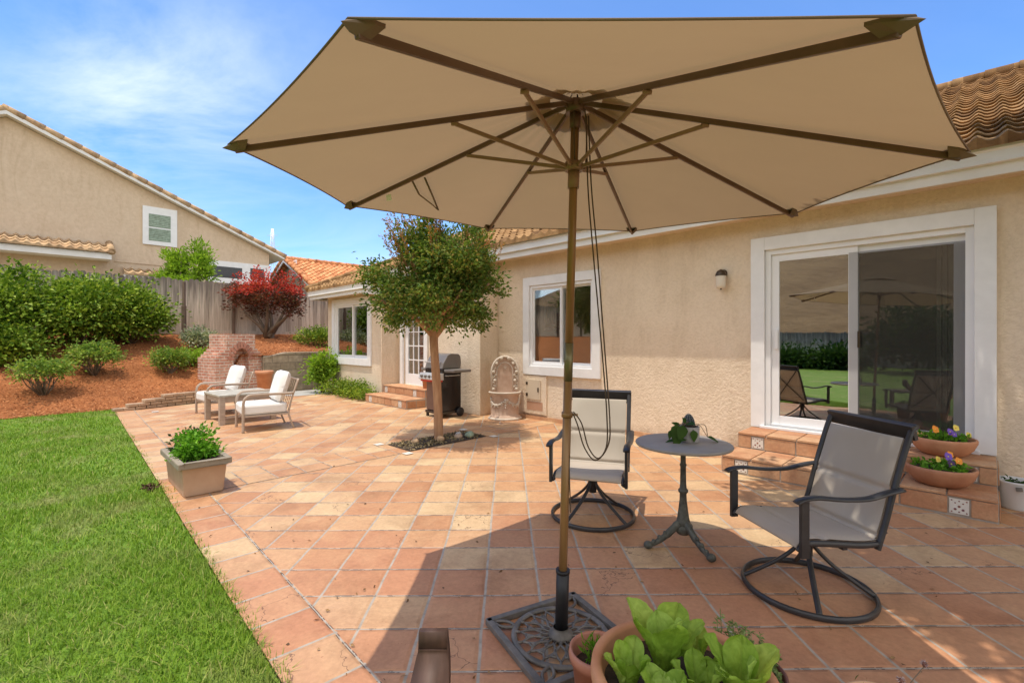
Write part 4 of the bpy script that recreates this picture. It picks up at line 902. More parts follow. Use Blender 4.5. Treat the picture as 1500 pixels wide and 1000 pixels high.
# ================================================================== FOREGROUND POTS
def potprof(R, r, H, th=.018, rim=.05, flare=.012):
    return [(0, 0), (r, 0), (r+(R-r)*.9*(1-rim/H), H-rim), (R+flare-.004, H-rim), (R+flare, H-rim*.5), (R+flare-.003, H-.004), (R+flare-.010, H), (R-th+.006, H), (R-th, H-.01), (R-th-.006, H-rim), (r*.9, .05)]
lp_ = thing('potted_plant', 'large terracotta pot of leafy green lettuce in the foreground', 'potted plant', (.515, 1.425, 0))
mb = MB(); mb.lathe(potprof(.262, .19, .45, .024, .055, .012), 64); mb.build('pot', MT['terracotta'], lp_)
mb = MB(); mb.grid(lambda a, b: V((.236*a*math.cos(2*PI*b), .236*a*math.sin(2*PI*b), .385+.010*math.sin(b*40+a*9)*a)), 10, 48); mb.build('soil', MT['soil'], lp_)
def big_leaf(mb, base, az, tilt, L, Wd, curl=.5, cup=.25, seed=0):
    rr = random.Random(seed); base = V(base); d0 = V((math.cos(az), math.sin(az), 0)); s_ = V((-math.sin(az), math.cos(az), 0)); pts = []; ang = tilt; p = base.copy(); n_ = 11
    cen_ = []; nrms = []
    for i in range(n_+1):
        d = d0*math.cos(ang)+V((0, 0, 1))*math.sin(ang); cen_.append(p.copy()); nrms.append((d0*-math.sin(ang)+V((0, 0, 1))*math.cos(ang))); p = p+d*(L/n_); ang -= curl/n_*(.4+1.4*i/n_)
    ph = rr.uniform(0, 6)
    def f_(a, b):
        i = a*n_; i0 = min(int(i), n_-1); c_ = cen_[i0].lerp(cen_[i0+1], i-i0); nn = nrms[i0].lerp(nrms[min(i0+1, n_)], i-i0); q = (b-.5)*2
        wd = Wd*.5*(.14+.86*math.sin(PI*min(1, (a*.95+.03))**1.9)**.9)
        if a > .93: wd *= math.sqrt(max(0.02, (1-a)/.07))*.75+.25
        ruf = .0045*math.sin(a*13+ph+q*1.5)*abs(q)**2.0+.0022*math.sin(a*29+ph*2)*abs(q)**3+.0016*math.sin(a*60+ph)*math.sin(q*9+ph)
        rib = -.006*math.exp(-(q/.06)**2)+.0016*math.sin(abs(q)*9-a*26+ph)*min(1, abs(q)*3)
        return c_+s_*q*wd+nn*(cup*wd*abs(q)**1.6+ruf+rib)
    mb.grid(f_, 26, 16)
hd = [((-.035, .065), 7, .235), ((-.165, .0), 5, .15), ((-.085, -.11), 6, .16), ((.035, -.04), 5, .15), ((.15, -.05), 7, .20), ((.07, .08), 4, .17), ((.03, -.17), 5, .14)]
for h_i, ((hx, hy), nl, L) in enumerate(hd):
    mb = MB()
    for k in range(nl):
        az = k*2.399+h_i; ti = 1.12+.38*(k/nl)+random.uniform(-.14, .12); big_leaf(mb, (hx+.012*math.cos(az), hy+.012*math.sin(az), .385), az, ti, L*.93*(1.0-.25*k/nl)*random.uniform(.9, 1.12), L*.46*random.uniform(.85, 1.15), random.uniform(.2, .7), random.uniform(.15, .4), h_i*31+k)
    mb.build('lettuce', MT['lettuce'], lp_)
sp_ = thing('potted_plant', 'brown plastic pot with small spiky green seedling beside the lettuce pot', 'potted plant', (.335, 1.80, 0))
mb = MB(); mb.lathe(potprof(.112, .082, .27, .010, .045, .006), 40); mb.build('pot', MT['plastic_pot'], sp_)
mb = MB(); mb.lathe([(0, .205), (.095, .205)], 24); mb.build('soil', MT['soil'], sp_)
n = 130; P = np.column_stack([-.012+.026*rng.normal(size=n), -.02+.026*rng.normal(size=n), .205+.085*rng.random(n)])
leaf_cloud('foliage', P, rng.normal(size=(n, 3))*.5+np.array([0, 0, .8]), .045, .007, MT['leaf_pot'], sp_)
hp_ = thing('potted_plant', 'dark brown pot of wispy grey green herb behind the lettuce pot', 'potted plant', (.835, 1.69, 0))
mb = MB(); mb.lathe(potprof(.135, .10, .27, .010, .04, .006), 40); mb.build('pot', MT['plastic_dark'], hp_)
mb = MB(); mb.lathe([(0, .235), (.118, .235)], 24); mb.build('soil', MT['soil'], hp_)
P = []; Dn = []; mb = MB()
for k in range(90):
    a = random.uniform(0, 2*PI) if k % 3 else random.uniform(-.6, 2.2); r_ = .115*math.sqrt(random.random()); h_ = random.uniform(.04, .09) if k > 16 else random.uniform(.11, .20); b = V((r_*math.cos(a), r_*math.sin(a), .235)); tp = b+V((random.gauss(0, .02), random.gauss(0, .02), h_)); mb.tube([b, b.lerp(tp, .5)+V((.004, 0, 0)), tp], .0013, 4)
    for j in range(int(9+h_*160)):
        q = b.lerp(tp, .15+.85*random.random()); P.append(tuple(q)); Dn.append((random.gauss(0, 1), random.gauss(0, 1), random.gauss(.2, .4)))
leaf_cloud('foliage', P, Dn, .019, .007, MT['leaf_herb'], hp_); mb.build('stem', MT['leaf_herb'], hp_)
DRY = pm('dry_petals', (.36, .26, .26), (.5, .38, .36), 20, .9)
fp_ = thing('potted_plant', 'pale terracotta pot with dry flower stalks at the bottom edge', 'potted plant', (1.175, 1.465, 0))
mb = MB(); mb.lathe(potprof(.125, .09, .30, .014, .04, .006), 40); mb.build('pot', pm('pale_terracotta', (.58, .34, .20), (.66, .42, .26), 6, .75), fp_)
mb = MB(); mb.lathe([(0, .255), (.11, .255)], 24); mb.build('soil', MT['soil'], fp_)
mb = MB(); fh = MB(); P = []; Dn = []
for (x, y, z) in ((.06, .03, .36), (.17, .07, .385), (.02, -.03, .31), (.11, -.03, .30), (.22, .02, .33)):
    mb.tube(smoothp([V((.0, 0, .25)), V((x*.4, y*.4, .25+(z-.25)*.6)), V((x, y, z))], 4), .0018, 5)
    P = []; Dn = []
    for j in range(26): P.append((x, y, z+.006)); Dn.append((random.gauss(0, 1), random.gauss(0, 1), random.gauss(.5, .5)))
    fh = MB(); fh.ball((x, y, z+.005), (.008, .008, .009), 8, 6); sh_ = leaf_cloud('seed_head', P, Dn, .016, .004, DRY, fp_); fh.build('flower_core', MT['plastic_dark'], sh_)
mb.build('stem', MT['stem'], fp_)
n = 60; P = np.column_stack([.05*rng.normal(size=n), .05*rng.normal(size=n), .255+.04*rng.random(n)]); leaf_cloud('foliage', P, rng.normal(size=(n, 3))*.6+np.array([0, 0, .8]), .03, .006, MT['leaf_herb'], fp_)
# dark wooden bench end at the bottom of the view
wb = thing('garden_bench', 'dark brown wooden bench whose scrolled end post rises in the foreground', 'bench', (-.072, 1.0, 0))
def bench_post(x):
    mb = MB(); path = smoothp([V((x, .10, 0)), V((x, .10, .25)), V((x, .115, .40)), V((x, .19, .48)), V((x, .275, .535)), V((x, .305, .585)), V((x, .30, .622)), V((x, .283, .628))], 6)
    ws_ = []; n_ = len(path)
    for i in range(n_):
        f = i/(n_-1); ws_.append(.050 if f < .55 else .050)
    for i in range(n_-1):
        pass
    vs = []; 
    for i, p in enumerate(path):
        a = path[max(0, i-1)]; b = path[min(n_-1, i+1)]; d = (b-a).normalized(); nn = V((1, 0, 0)).cross(d); th = .022+.010*math.sin(PI*i/(n_-1)); wd = .038+.016*max(0, 1-abs(i/(n_-1)-.45)*3)
        vs += [p+V((-wd, 0, 0))-nn*th, p+V((wd, 0, 0))-nn*th, p+V((wd, 0, 0))+nn*th, p+V((-wd, 0, 0))+nn*th]
    fs = [(4*i+k, 4*i+(k+1) % 4, 4*i+4+(k+1) % 4, 4*i+4+k) for i in range(n_-1) for k in range(4)]+[(0, 1, 2, 3), (4*n_-1, 4*n_-2, 4*n_-3, 4*n_-4)]
    mb.add(vs, fs, True); return mb
bench_post(-.145).build('end_post', MT['woodbench'], wb)
mb = MB(); mb.box(-.92, -.05, -.55, .06, .36, .39); mb.build('seat', MT['woodbench'], wb, bev=.006)
for x, y in ((-.85, -.5), (-.12, -.5), (-.85, .0)):
    mb = MB(); mb.box(x-.03, x+.03, y-.03, y+.03, 0, .36); mb.build('leg', MT['woodbench'], wb, bev=.004)
# ================================================================== FLOWER BOWLS ON STEPS
def flower(r, p, nrm_, R, mat):
    p = V(p); n_ = V(nrm_).normalized(); x = n_.orthogonal().normalized(); y = n_.cross(x); mb = MB()
    for k in range(5):
        a = 2*PI*k/5+.3; d = x*math.cos(a)+y*math.sin(a); s_ = n_.cross(d); vs = [p+n_*.002]
        for q in range(9):
            t = -1.25+2.5*q/8; vs.append(p+d*R*(.45+.55*math.cos(t))+s_*R*.55*math.sin(t)+n_*(.10*R*math.cos(t)+.003*k))
        mb.add(vs, [(0, i, i+1) for i in range(1, 9)], True)
    o = mb.build('flower', mat, r); mb = MB(); mb.ball(tuple(p+n_*.006), R*.16, 8, 6); mb.build('flower_centre', MT['petal_yellow'] if mat != MT['petal_yellow'] else MT['petal_orange'], o); return o
def bowl(label, loc, mat, fl, nleaf=260):
    r = thing('flower_bowl', label, 'flower bowl', loc, 0, 'terracotta bowls of pansies on the steps')
    mb = MB(); mb.lathe([(0, 0), (.13, 0), (.17, .02), (.215, .07), (.238, .125), (.243, .15), (.238, .163), (.224, .163), (.216, .15), (.205, .12), (.1, .06)], 48); mb.build('bowl', mat, r)
    mb = MB(); mb.lathe([(0, .135), (.213, .135)], 28); mb.build('soil', MT['soil'], r)
    a = rng.random(nleaf)*2*PI; q = .19*np.sqrt(rng.random(nleaf)); P = np.column_stack([q*np.cos(a), q*np.sin(a), .135+.05*rng.random(nleaf)])
    leaf_cloud('foliage', P, rng.normal(size=(nleaf, 3))*np.array([1, 1, .6])+np.array([0, 0, .5]), .045, .022, MT['leaf_pot'], r)
    st = MB()
    for (x, y, z, R, c) in fl:
        st.tube([(x*.8, y*.8, .135), (x, y, z)], .0025, 5); flower(r, (x, y, z), (.0-x*.6, -1, .55), R, MT['petal_'+c])
    st.build('stem', MT['leaf_herb'], r); return r
tb1 = Wp(1381, 664, 6.0)[0]; tb2 = Wp(1377, 710, 5.53)[0]
bowl('terracotta bowl of pansies on the upper step, orange flower at left', X(tb1, 6.0, .364), MT['terracotta'], [(-.13, -.06, .245, .036, 'orange'), (-.01, -.08, .225, .032, 'purple'), (.01, -.10, .205, .026, 'purple'), (.10, -.02, .25, .030, 'yellow'), (.19, -.05, .19, .026, 'yellow')])
bowl('darker terracotta bowl of pansies on the lower step, blue and violet flowers', X(tb2, 5.525, .188), MT['terra_dark'], [(.02, -.05, .25, .036, 'purple'), (.00, -.10, .20, .036, 'violet'), (.09, -.07, .215, .034, 'orange'), (.10, .02, .25, .030, 'orange'), (-.04, -.02, .22, .026, 'yellow')])
wk = thing('bucket', 'white metal bucket beside the steps at the right edge', 'bucket', (4.33, 4.04, 0))
mb = MB(); mb.lathe([(0, 0), (.10, 0), (.105, .01), (.135, .22), (.142, .23), (.142, .24), (.130, .24), (.128, .22), (.1, .05)], 32); mb.build('pail', MT['bucket'], wk)
mb = MB(); mb.lathe([(0, .20), (.125, .20)], 20); mb.build('soil', MT['soil'], wk)
mb = MB(); mb.bar((-.115, -.10, .19), (-.085, -.125, .195), .02, .03); mb.build('handle_lug', MT['iron'], wk)
n = 40; P = np.column_stack([.05*rng.normal(size=n), .05*rng.normal(size=n), .20+.05*rng.random(n)]); leaf_cloud('foliage', P, rng.normal(size=(n, 3)), .05, .02, MT['leaf_dark'], wk)
# ================================================================== PLANTER ON BORDER
px_ = X(5.10+.40, .905+.17, 0)
plr = thing('planter_box', 'tan clay box planter with leafy green plant at the lawn edge', 'planter', px_, HR)
def taper(mb, w0, d0, w1, d1, z0, z1):
    p = [V((a*w0/2, b*d0/2, z0)) for a, b in ((-1, -1), (1, -1), (1, 1), (-1, 1))]+[V((a*w1/2, b*d1/2, z1)) for a, b in ((-1, -1), (1, -1), (1, 1), (-1, 1))]
    mb.add(p, [(3, 2, 1, 0), (4, 5, 6, 7), (0, 1, 5, 4), (1, 2, 6, 5), (2, 3, 7, 6), (3, 0, 4, 7)])
mb = MB(); taper(mb, .74, .315, .80, .36, .005, .27); mb.build('box', MT['planter'], plr, bev=.008)
mb = MB(); LX, LY = .44, .215
for (x0, x1, y0, y1) in ((-LX, LX, -LY, -LY+.05), (-LX, LX, LY-.05, LY), (-LX, -LX+.05, -LY+.05, LY-.05), (LX-.05, LX, -LY+.05, LY-.05)): mb.box(x0, x1, y0, y1, .27, .33)
mb.build('rim', MT['planter_rim'], plr, bev=.01)
mb = MB(); mb.box(-.39, .39, -.165, .165, .271, .29); mb.build('soil', MT['soil'], plr)
P, Dn = crown_points((.03, 0, .37), (.19, .13, .15), 60, 30, .042, .45); k = P[:, 2] > .29; leaf_cloud('foliage', P[k], Dn[k], .042, .028, MT['leaf_pot'], plr)
P, Dn = crown_points((-.27, .0, .36), (.12, .11, .11), 22, 18, .045, .4); k = P[:, 2] > .29; leaf_cloud('foliage', P[k], Dn[k], .05, .026, MT['leaf_dark'], plr)
# ================================================================== LOUNGE SET
def lounge(label, loc, rz):
    r = thing('lounge_chair', label, 'lounge chair', loc, rz, 'white cushioned lounge chairs')
    for s in (-1, 1):
        f = MB(); x = s*.335
        f.tube(smoothp([V((x, -.36, 0)), V((x, -.36, .25)), V((x, -.355, .47)), V((x, -.31, .55)), V((x, -.23, .575)), V((x, .05, .575)), V((x, .36, .57))], 5), .016, 8, sq=(1.3, .8)); f.build('arm', MT['lounge'], r)
        f = MB(); f.tube(smoothp([V((x*.96, .37, 0)), V((x*.96, .31, .16)), V((x*.96, .29, .27)), V((x*.96, .34, .50)), V((x*.96, .44, .80))], 5), .015, 8); f.build('leg', MT['lounge'], r)
    f = MB(); f.box(-.335, .335, -.35, .30, .235, .262)
    for z in (.78,): f.bar((-.32, .435, z), (.32, .435, z), .02, .03)
    for k in range(5): f.bar((-.22+k*.11, .30, .28), (-.22+k*.11, .435, .78), .025, .006, (0, 1, 0))
    f.build('seat_frame', MT['lounge'], r, bev=.004)
    c = MB(); c.box(-.315, .315, -.375, .27, .265, .425); c.build('seat_cushion', MT['cushion'], r, bev=.035)
    b = MB()
    def pil(sg):
        def f_(a, q):
            u, v = (a-.5)*2, (q-.5)*2; th = .085*((1-u**6)*(1-v**6))**.5; rip = .012*math.sin(u*9+v*3)*(1-abs(v))*abs(v) if sg > 0 else 0
            T_ = V((u*.32*(1-.06*v*v), .20+.11*(v+1)*.5*1.3+sg*0, .42+(v+1)*.5*.48)); nn = V((0, -.95, .30)); return T_+nn*(sg*th+rip+.05)
        return f_
    b.grid(pil(1), 16, 16); b.grid(pil(-1), 16, 16); b.build('back_cushion', MT['cushion'], r)
    return r
lounge('white cushioned lounge chair at the right of the coffee table', (-4.04, 7.70, 0), math.radians(-52))
lounge('white cushioned lounge chair by the fireplace, left of the coffee table', (-5.66, 9.22, 0), math.radians(-42))
tt = thing('coffee_table', 'low square tan coffee table with stone top between the lounge chairs', 'table', (-4.90, 8.50, 0), math.radians(-43))
mb = MB(); mb.box(-.46, .46, -.46, .46, .465, .50); mb.build('tabletop', MT['tablestone'], tt, bev=.006)
mb = MB()
for a, b in (((-.42, -.42), (.42, -.42)), ((.42, -.42), (.42, .42)), ((.42, .42), (-.42, .42)), ((-.42, .42), (-.42, -.42))): mb.bar((*a, .42), (*b, .42), .02, .085)
mb.build('apron', MT['tablewood'], tt)
for a in (-1, 1):
    for b in (-1, 1): mb = MB(); mb.box(a*.41-.042, a*.41+.042, b*.41-.042, b*.41+.042, 0, .464); mb.build('leg', MT['tablewood'], tt, bev=.004)
mb = MB(); mb.bar((-.41, -.37, .12), (-.41, .37, .12), .05, .035); mb.bar((.41, -.37, .12), (.41, .37, .12), .05, .035); mb.bar((-.385, 0, .12), (.385, 0, .12), .05, .034); mb.build('stretcher', MT['tablewood'], tt)
# ================================================================== FIREPLACE, WALLS
fpx = thing('brick_fireplace', 'stepped red brick outdoor fireplace with pointed arch opening', 'fireplace', (-6.98, 12.15, 0), math.radians(60))
def outline(notch):
    L_ = [(.64, .30), (.64, .98), (.57, .98), (.57, 1.05), (.50, 1.05), (.50, 1.12), (.43, 1.12), (.43, 1.19), (.365, 1.19), (.365, 1.57)]
    left = [(-x, z) for x, z in reversed(L_)]
    if not notch: return [(x, z) for x, z in L_]+left
    arch = [(-.20, .60), (-.20, .90)]+[(-.20*math.cos(PI*.5*i/6), .90+.33*math.sin(PI*.5*i/6)) for i in range(1, 7)]
    arch += [(-x, z) for x, z in reversed(arch[:-1])]
    # the base below the opening is a separate block, so the notch opens downward
    return [(x if z > .31 else x, z if z > .31 else .60) for x, z in L_]+[(x, z if z > .31 else .60) for x, z in left]+arch
mb = MB(); mb.ext(outline(True), .20); mb.box(-.64, .64, 0, .20, 0, .60)
mb.ext([(x, z if z > .31 else 0) for x, z in outline(False)], .62, M4.Translation((0, .202, 0))); mb.build('brickwork', MT['brick'], fpx)
mb = MB(); mb.box(-.64, .64, -.45, -.002, 0, .14); mb.build('hearth', MT['brick'], fpx)
mb = MB()
for i in range(11):
    a = PI*(i+.5)/11; x, z = -.275*math.cos(a), .88+.40*math.sin(a); d = V((-math.cos(a), 0, math.sin(a)*1.1)).normalized(); mb.bar(V((x, -.012, z))-d*.075, V((x, -.012, z))+d*.075, .024, .062, (0, 0, 1) if abs(d.z) < .9 else (1, 0, 0))
mb.build('arch_bricks', pm('arch_brick', (.38, .17, .12), (.48, .24, .17), 6, .85, island=.2), fpx)
tp_ = thing('terracotta_pot', 'terracotta pot standing on the hearth of the brick fireplace', 'pot', (-6.28, 11.95, .14))
mb = MB(); mb.lathe(potprof(.20, .15, .50, .02, .08, .015), 32); mb.build('pot_body', MT['terracotta'], tp_)
tq_ = thing('terracotta_pot', 'terracotta pot on the tiled step behind the grill', 'pot', X(8.62, 6.0, .364))
mb = MB(); mb.lathe(potprof(.13, .095, .26, .015, .05, .008), 32); mb.build('pot_body', MT['terracotta'], tq_)
cw = thing('retaining_wall', 'grey brown concrete block retaining wall below the red maple', 'wall', X(13.5, 5.0), HR)
mb = MB(); mb.ext([(-13.5, 0), (-13.5, 0)], 0) if 0 else None
pr = [(4.18, 0), (7.2, 0), (7.2, 1.02), (4.75, 1.02), (4.35, .94), (4.18, .92)]
mb.add([(-13.7+13.5, w-5.0, z) for w, z in pr]+[(-13.5+13.5, w-5.0, z) for w, z in pr], [tuple(range(6)), tuple(range(11, 5, -1))]+[(i, i+6, (i+1) % 6+6, (i+1) % 6) for i in range(6)]); mb.build('block_wall', MT['cmu'], cw)
mb = MB(); q = [(4.18, .92), (4.35, .94), (4.75, 1.02), (7.2, 1.02)]
for (a, za), (b, zb_) in zip(q[:-1], q[1:]): mb.bar((-.1, a-5, za+.03), (-.1, b-5, zb_+.03), .23, .055)
mb.build('cap_course', MT['cmu'], cw, bev=.006)
lw = thing('garden_wall', 'low curved tan block wall edging the mulch slope', 'wall', X(12.4, 1.8), 0)
mb = MB(); o_ = X(12.4, 1.8); L0 = 0
pth = smoothp([X(12.20, 1.0), X(12.30, 1.45), X(12.46, 1.95), X(12.60, 2.45), X(12.78, 3.05)], 10)
acc = [0]
for a, b in zip(pth[:-1], pth[1:]): acc.append(acc[-1]+(b-a).length)
def along(s):
    s = min(max(s, 0), acc[-1]-1e-6)
    for i in range(len(acc)-1):
        if acc[i+1] >= s: f = (s-acc[i])/(acc[i+1]-acc[i]+1e-9); return pth[i].lerp(pth[i+1], f)
for c in range(4):
    s = c*.28+(.1 if c % 2 else 0); start = (0, .22, .5, .85)[c]
    s = start
    while s < acc[-1]-.1:
        l_ = random.uniform(.16, .22); a = along(s+.004)-o_; b = along(min(s+l_, acc[-1])-.004)-o_; d = random.uniform(-.008, .008); nn = V((b.y-a.y, -(b.x-a.x), 0)).normalized()*(d-.012*c)
        mb.bar(a-nn+V((0, 0, .035+c*.066)), b-nn+V((0, 0, .035+c*.066)), .15, .060); s += l_
mb.build('blocks', MT['block'], lw, bev=.010)
# ================================================================== FENCES
def fence(name, label, p0, p1, zf, h, nposts, facing, rail=True):
    """boards along p0-p1 (world xy); zf(s) base height; facing = normal toward the yard"""
    p0 = V((*p0, 0)); p1 = V((*p1, 0)); Ln = (p1-p0).length; d = (p1-p0)/Ln; f_ = V((*facing, 0)); r = thing(name, label, 'fence', p0.lerp(p1, .5)+V((0, 0, zf(Ln/2))), math.atan2(d.y, d.x))
    inv = (M4.Translation(r.location) @ M4.Rotation(r.rotation_euler.z, 4, 'Z')).inverted()
    mb = MB(); s = 0
    while s < Ln:
        w = .138; a = p0+d*s; b = p0+d*min(s+w, Ln); z0 = zf(s); z1 = z0+h+random.uniform(-.03, .03); off = f_*random.uniform(-.006, .006); cz = .04
        pts = [a, b]; fr = [inv @ (q+off+V((0, 0, z))) for q, z in ((a, z0), (b, z0), (b, z1-cz), (a.lerp(b, .75), z1), (a.lerp(b, .25), z1), (a, z1-cz))]
        bk = [inv @ (q+off-f_*.018+V((0, 0, z))) for q, z in ((a, z0), (b, z0), (b, z1-cz), (a.lerp(b, .75), z1), (a.lerp(b, .25), z1), (a, z1-cz))]
        mb.add(fr+bk, [tuple(range(6)), tuple(range(11, 5, -1))]+[(i, i+6, (i+1) % 6+6, (i+1) % 6) for i in range(6)]); s += w+.006
    mb.build('board_panel', MT['fence'], r)
    for k in range(nposts):
        q = p0+d*(Ln*(k+.5)/nposts)+f_*.06; z = zf(Ln*(k+.5)/nposts); m_ = MB(); m_.box(-.045, .045, -.045, .045, -.1, h*.8, inv @ M4.Translation(q+V((0, 0, z))) @ M4.Rotation(r.rotation_euler.z, 4, 'Z')); m_.build('post', MT['post'], r)
    m_ = MB(); 
    for zz in (.10,):
        m_.bar(inv @ (p0+f_*.02+V((0, 0, zf(0)+zz))), inv @ (p1+f_*.02+V((0, 0, zf(Ln)+zz))), .03, .14)
    m_.build('kick_board', MT['fence'], r)
    return r
A = X(18.3, -17.5); B = X(18.3, 2.98); C_ = X(18.3, 9.8); nt_ = (1/R2, -1/R2)
fence('wood_fence', 'weathered grey board fence behind the big green shrubs', (A.x, A.y), (B.x, B.y), lambda s: 1.58, 1.80, 9, nt_)
fence('wood_fence', 'weathered board fence behind the red maple and brick fireplace', (B.x, B.y), (C_.x, C_.y), lambda s: 1.58-.012*s, 1.80, 2, nt_)
pp = X(18.15, 2.55, 0); a_ = Tp(270, 500, 17.5)
po = thing('fence_post', 'dark upright wooden post standing in front of the board fence', 'post', X(17.55, a_[0], zt(17.5, a_[0])-.05)); mb = MB(); mb.box(-.05, .05, -.05, .05, 0, 1.15); mb.box(-.035, .035, -.035, .035, 1.15, 1.9); mb.build('timber', MT['post'], po, bev=.006)
A = X(18.2, -17.4); B = X(-26, -17.4)
fence('wood_fence', 'board fence along the far side of the lawn below the dry hill', (B.x, B.y), (A.x, A.y), lambda s: max(0.0, .28*((-26+s)-12.6)), 1.8, 12, (1/R2, 1/R2))
# ================================================================== PLANTS ON THE SLOPE
def at_t(u, t, z=None):
    k = (u-CX)/FOC; y = t*R2/(1-k); w = (k*y+y)/R2; return X(t, w, zt(t, w) if z is None else z)
G1 = 'large green shrubs along the fence'
shrub('shrub', 'large bushy green shrub at the left edge of the slope', 'shrub', at_t(2, 16.5), (.68, .85, .88), 30, 330,   .10, MT['leaf_shrub'], 1.08, .25, G1, 16, .72)
shrub('shrub', 'tall dense green shrub in the middle of the row before the fence', 'shrub', at_t(122, 16.9), (.70, .8, .80), 36, 330, .10, MT['leaf_shrub'], 1.15, .25, G1, 16, .72)
shrub('shrub', 'rounded green shrub at the right end of the row, beside bare fence', 'shrub', at_t(192, 17.3), (.66, .7, .66), 30, 330, .10, MT['leaf_shrub'], 1.10, .24, G1, 16, .72)
shrub('shrub', 'low green shrub in front of the left edge shrub', 'shrub', at_t(22, 15.7), (.5, .5, .34), 14, 200, .09, MT['leaf_shrub'], 1.2, .17, G1, 10)
G2 = 'low leafy bushes on the mulch'
shrub('bush', 'low fine leaved bush nearest the lawn on the mulch slope', 'bush', at_t(64, 13.65), (.42, .42, .20), 40, 46, .058, MT['leaf_nandina'], 2.6, .085, G2, 30, .45)
shrub('bush', 'low green bush on the mulch beneath the tall shrub row', 'bush', at_t(138, 14.75), (.46, .44, .24), 44, 46, .062, MT['leaf_nandina'], 2.0, .09, G2, 24, .45)
shrub('bush', 'small dark stemmed green bush left of the brick fireplace', 'bush', at_t(250, 14.6), (.36, .38, .22), 40, 40, .062, MT['leaf_nandina'], 1.7, .085, G2, 16, .45)
shrub('bush', 'bright green spreading bush touching the fireplace side', 'bush', at_t(279, 15.2), (.48, .42, .20), 40, 36, .06, MT['leaf_lime'], .9, .08, G2, 8, .45)
shrub('flower_bush', 'white flowering grey leaved bush behind the fireplace', 'bush', at_t(292, 16.6), (.42, .42, .32), 50, 36, .06, MT['leaf_grey'], .9, .085, None, 8)
shrub('bush', 'rounded green bush at the house corner behind the block wall', 'bush', at_t(463, 15.2, 1.15), (.55, .5, .34), 60, 40, .06, MT['leaf_shrub'], .9, .09, G2, 8)
shrub('bush', 'tall light green bush against the house below the corner window', 'bush', X(12.55, 5.36, 0), (.36, .26, .52), 60, 30, .08, MT['leaf_lime'], 1.0, .09, None, 10, .4)
# low clipped hedge under the wing window
hg = thing('hedge', 'low clipped green hedge under the corner window of the house', 'hedge', X(11.1, 5.42), HR)
P = []; Dn = []
for k in range(150):
    c = np.array([random.uniform(-1.15, 1.0), random.uniform(-.2, .2), random.uniform(.06, .36)]); fx = .82+.18*math.cos(c[0]*2.2); c[2] *= fx
    m_ = 34; q = rng.normal(size=(m_, 3))*.06; P.append(c+q); Dn.append(q*8+rng.normal(size=(m_, 3))*.5+np.array([0, -.3, .5]))
P = np.vstack(P); k = P[:, 2] > 0; leaf_cloud('foliage', P[k], np.vstack(Dn)[k], .045, .028, MT['leaf_shrub'], hg)
mb = MB(); stems(mb, (0, 0, 0), [(random.uniform(-1, 1), random.uniform(-.1, .1), .25) for _ in range(14)], .01, .004); mb.build('stem', MT['stem'], hg)
# red maple
mpb = at_t(397, 17.2); mpb.z = zt(17.2, 5.5)-.03
mp = thing('maple_tree', 'red leaved maple with spreading crown in front of the fence', 'tree', mpb)
mb = MB(); lm = [(-.9, -.3, 1.15), (.75, .1, 1.15), (-.35, .5, 1.7), (.2, -.4, 1.8), (.5, .5, 1.5), (-.6, .1, 1.0), (1.0, -.2, 1.1)]
mb.tube(smoothp([V((0, 0, -.1)), V((.02, 0, .2)), V((-.02, 0, .42))]), .085, 10)
stems(mb, (0, 0, .12), lm, .075, .014, .07, 8); mb.build('trunk', MT['stem'], mp)
P, Dn = crown_points((0, 0, 1.22), (1.15, 1.1, .60), 90, 44, .13, .45, -.6); P[:, 2] += .12*np.sin(P[:, 0]*5); Dn[:, 2] *= .3
cr_ = leaf_cloud('crown', P, Dn, .10, .05, MT['leaf_maroon'], mp)
P, Dn = crown_points((0, 0, 1.58), (1.05, 1.0, .36), 44, 30, .10, .8, .2); P2 = []
for k in range(34):
    a = random.uniform(-1.05, .95); b = random.uniform(-.6, .6); h_ = random.uniform(.3, .85)*(1-.3*abs(a))
    for j in range(24): f = random.random(); P2.append((a+random.gauss(0, .05), b+random.gauss(0, .05), 1.80+h_*f))
P = np.vstack([P, np.array(P2)]); Dn = np.vstack([Dn, rng.normal(size=(len(P2), 3))]); leaf_cloud('new_growth', P, Dn, .095, .05, MT['leaf_red'], mp)
# lime tree beyond fence
yb = Tp(272, 410, 20.0); yt = thing('young_tree', 'bright lime green young tree rising behind the fence', 'tree', X(20.0, yb[0], 1.55))
mb = MB(); stems(mb, (0, 0, 0), [(-.5, 0, 2.3), (.4, .2, 2.4), (0, -.2, 2.8), (-.2, .3, 2.9), (.6, -.2, 1.9)], .05, .012, .08); mb.build('trunk', MT['stem'], yt)
P, Dn = crown_points((-.38, 0, 2.15), (.40, .45, .95), 70, 46, .12, .4); Q, E = crown_points((.38, 0, 2.1), (.42, .45, 1.05), 74, 46, .12, .4); leaf_cloud('crown', np.vstack([P, Q]), np.vstack([Dn, E])+np.array([0, 0, .8]), .13, .055, MT['leaf_lime'], yt)
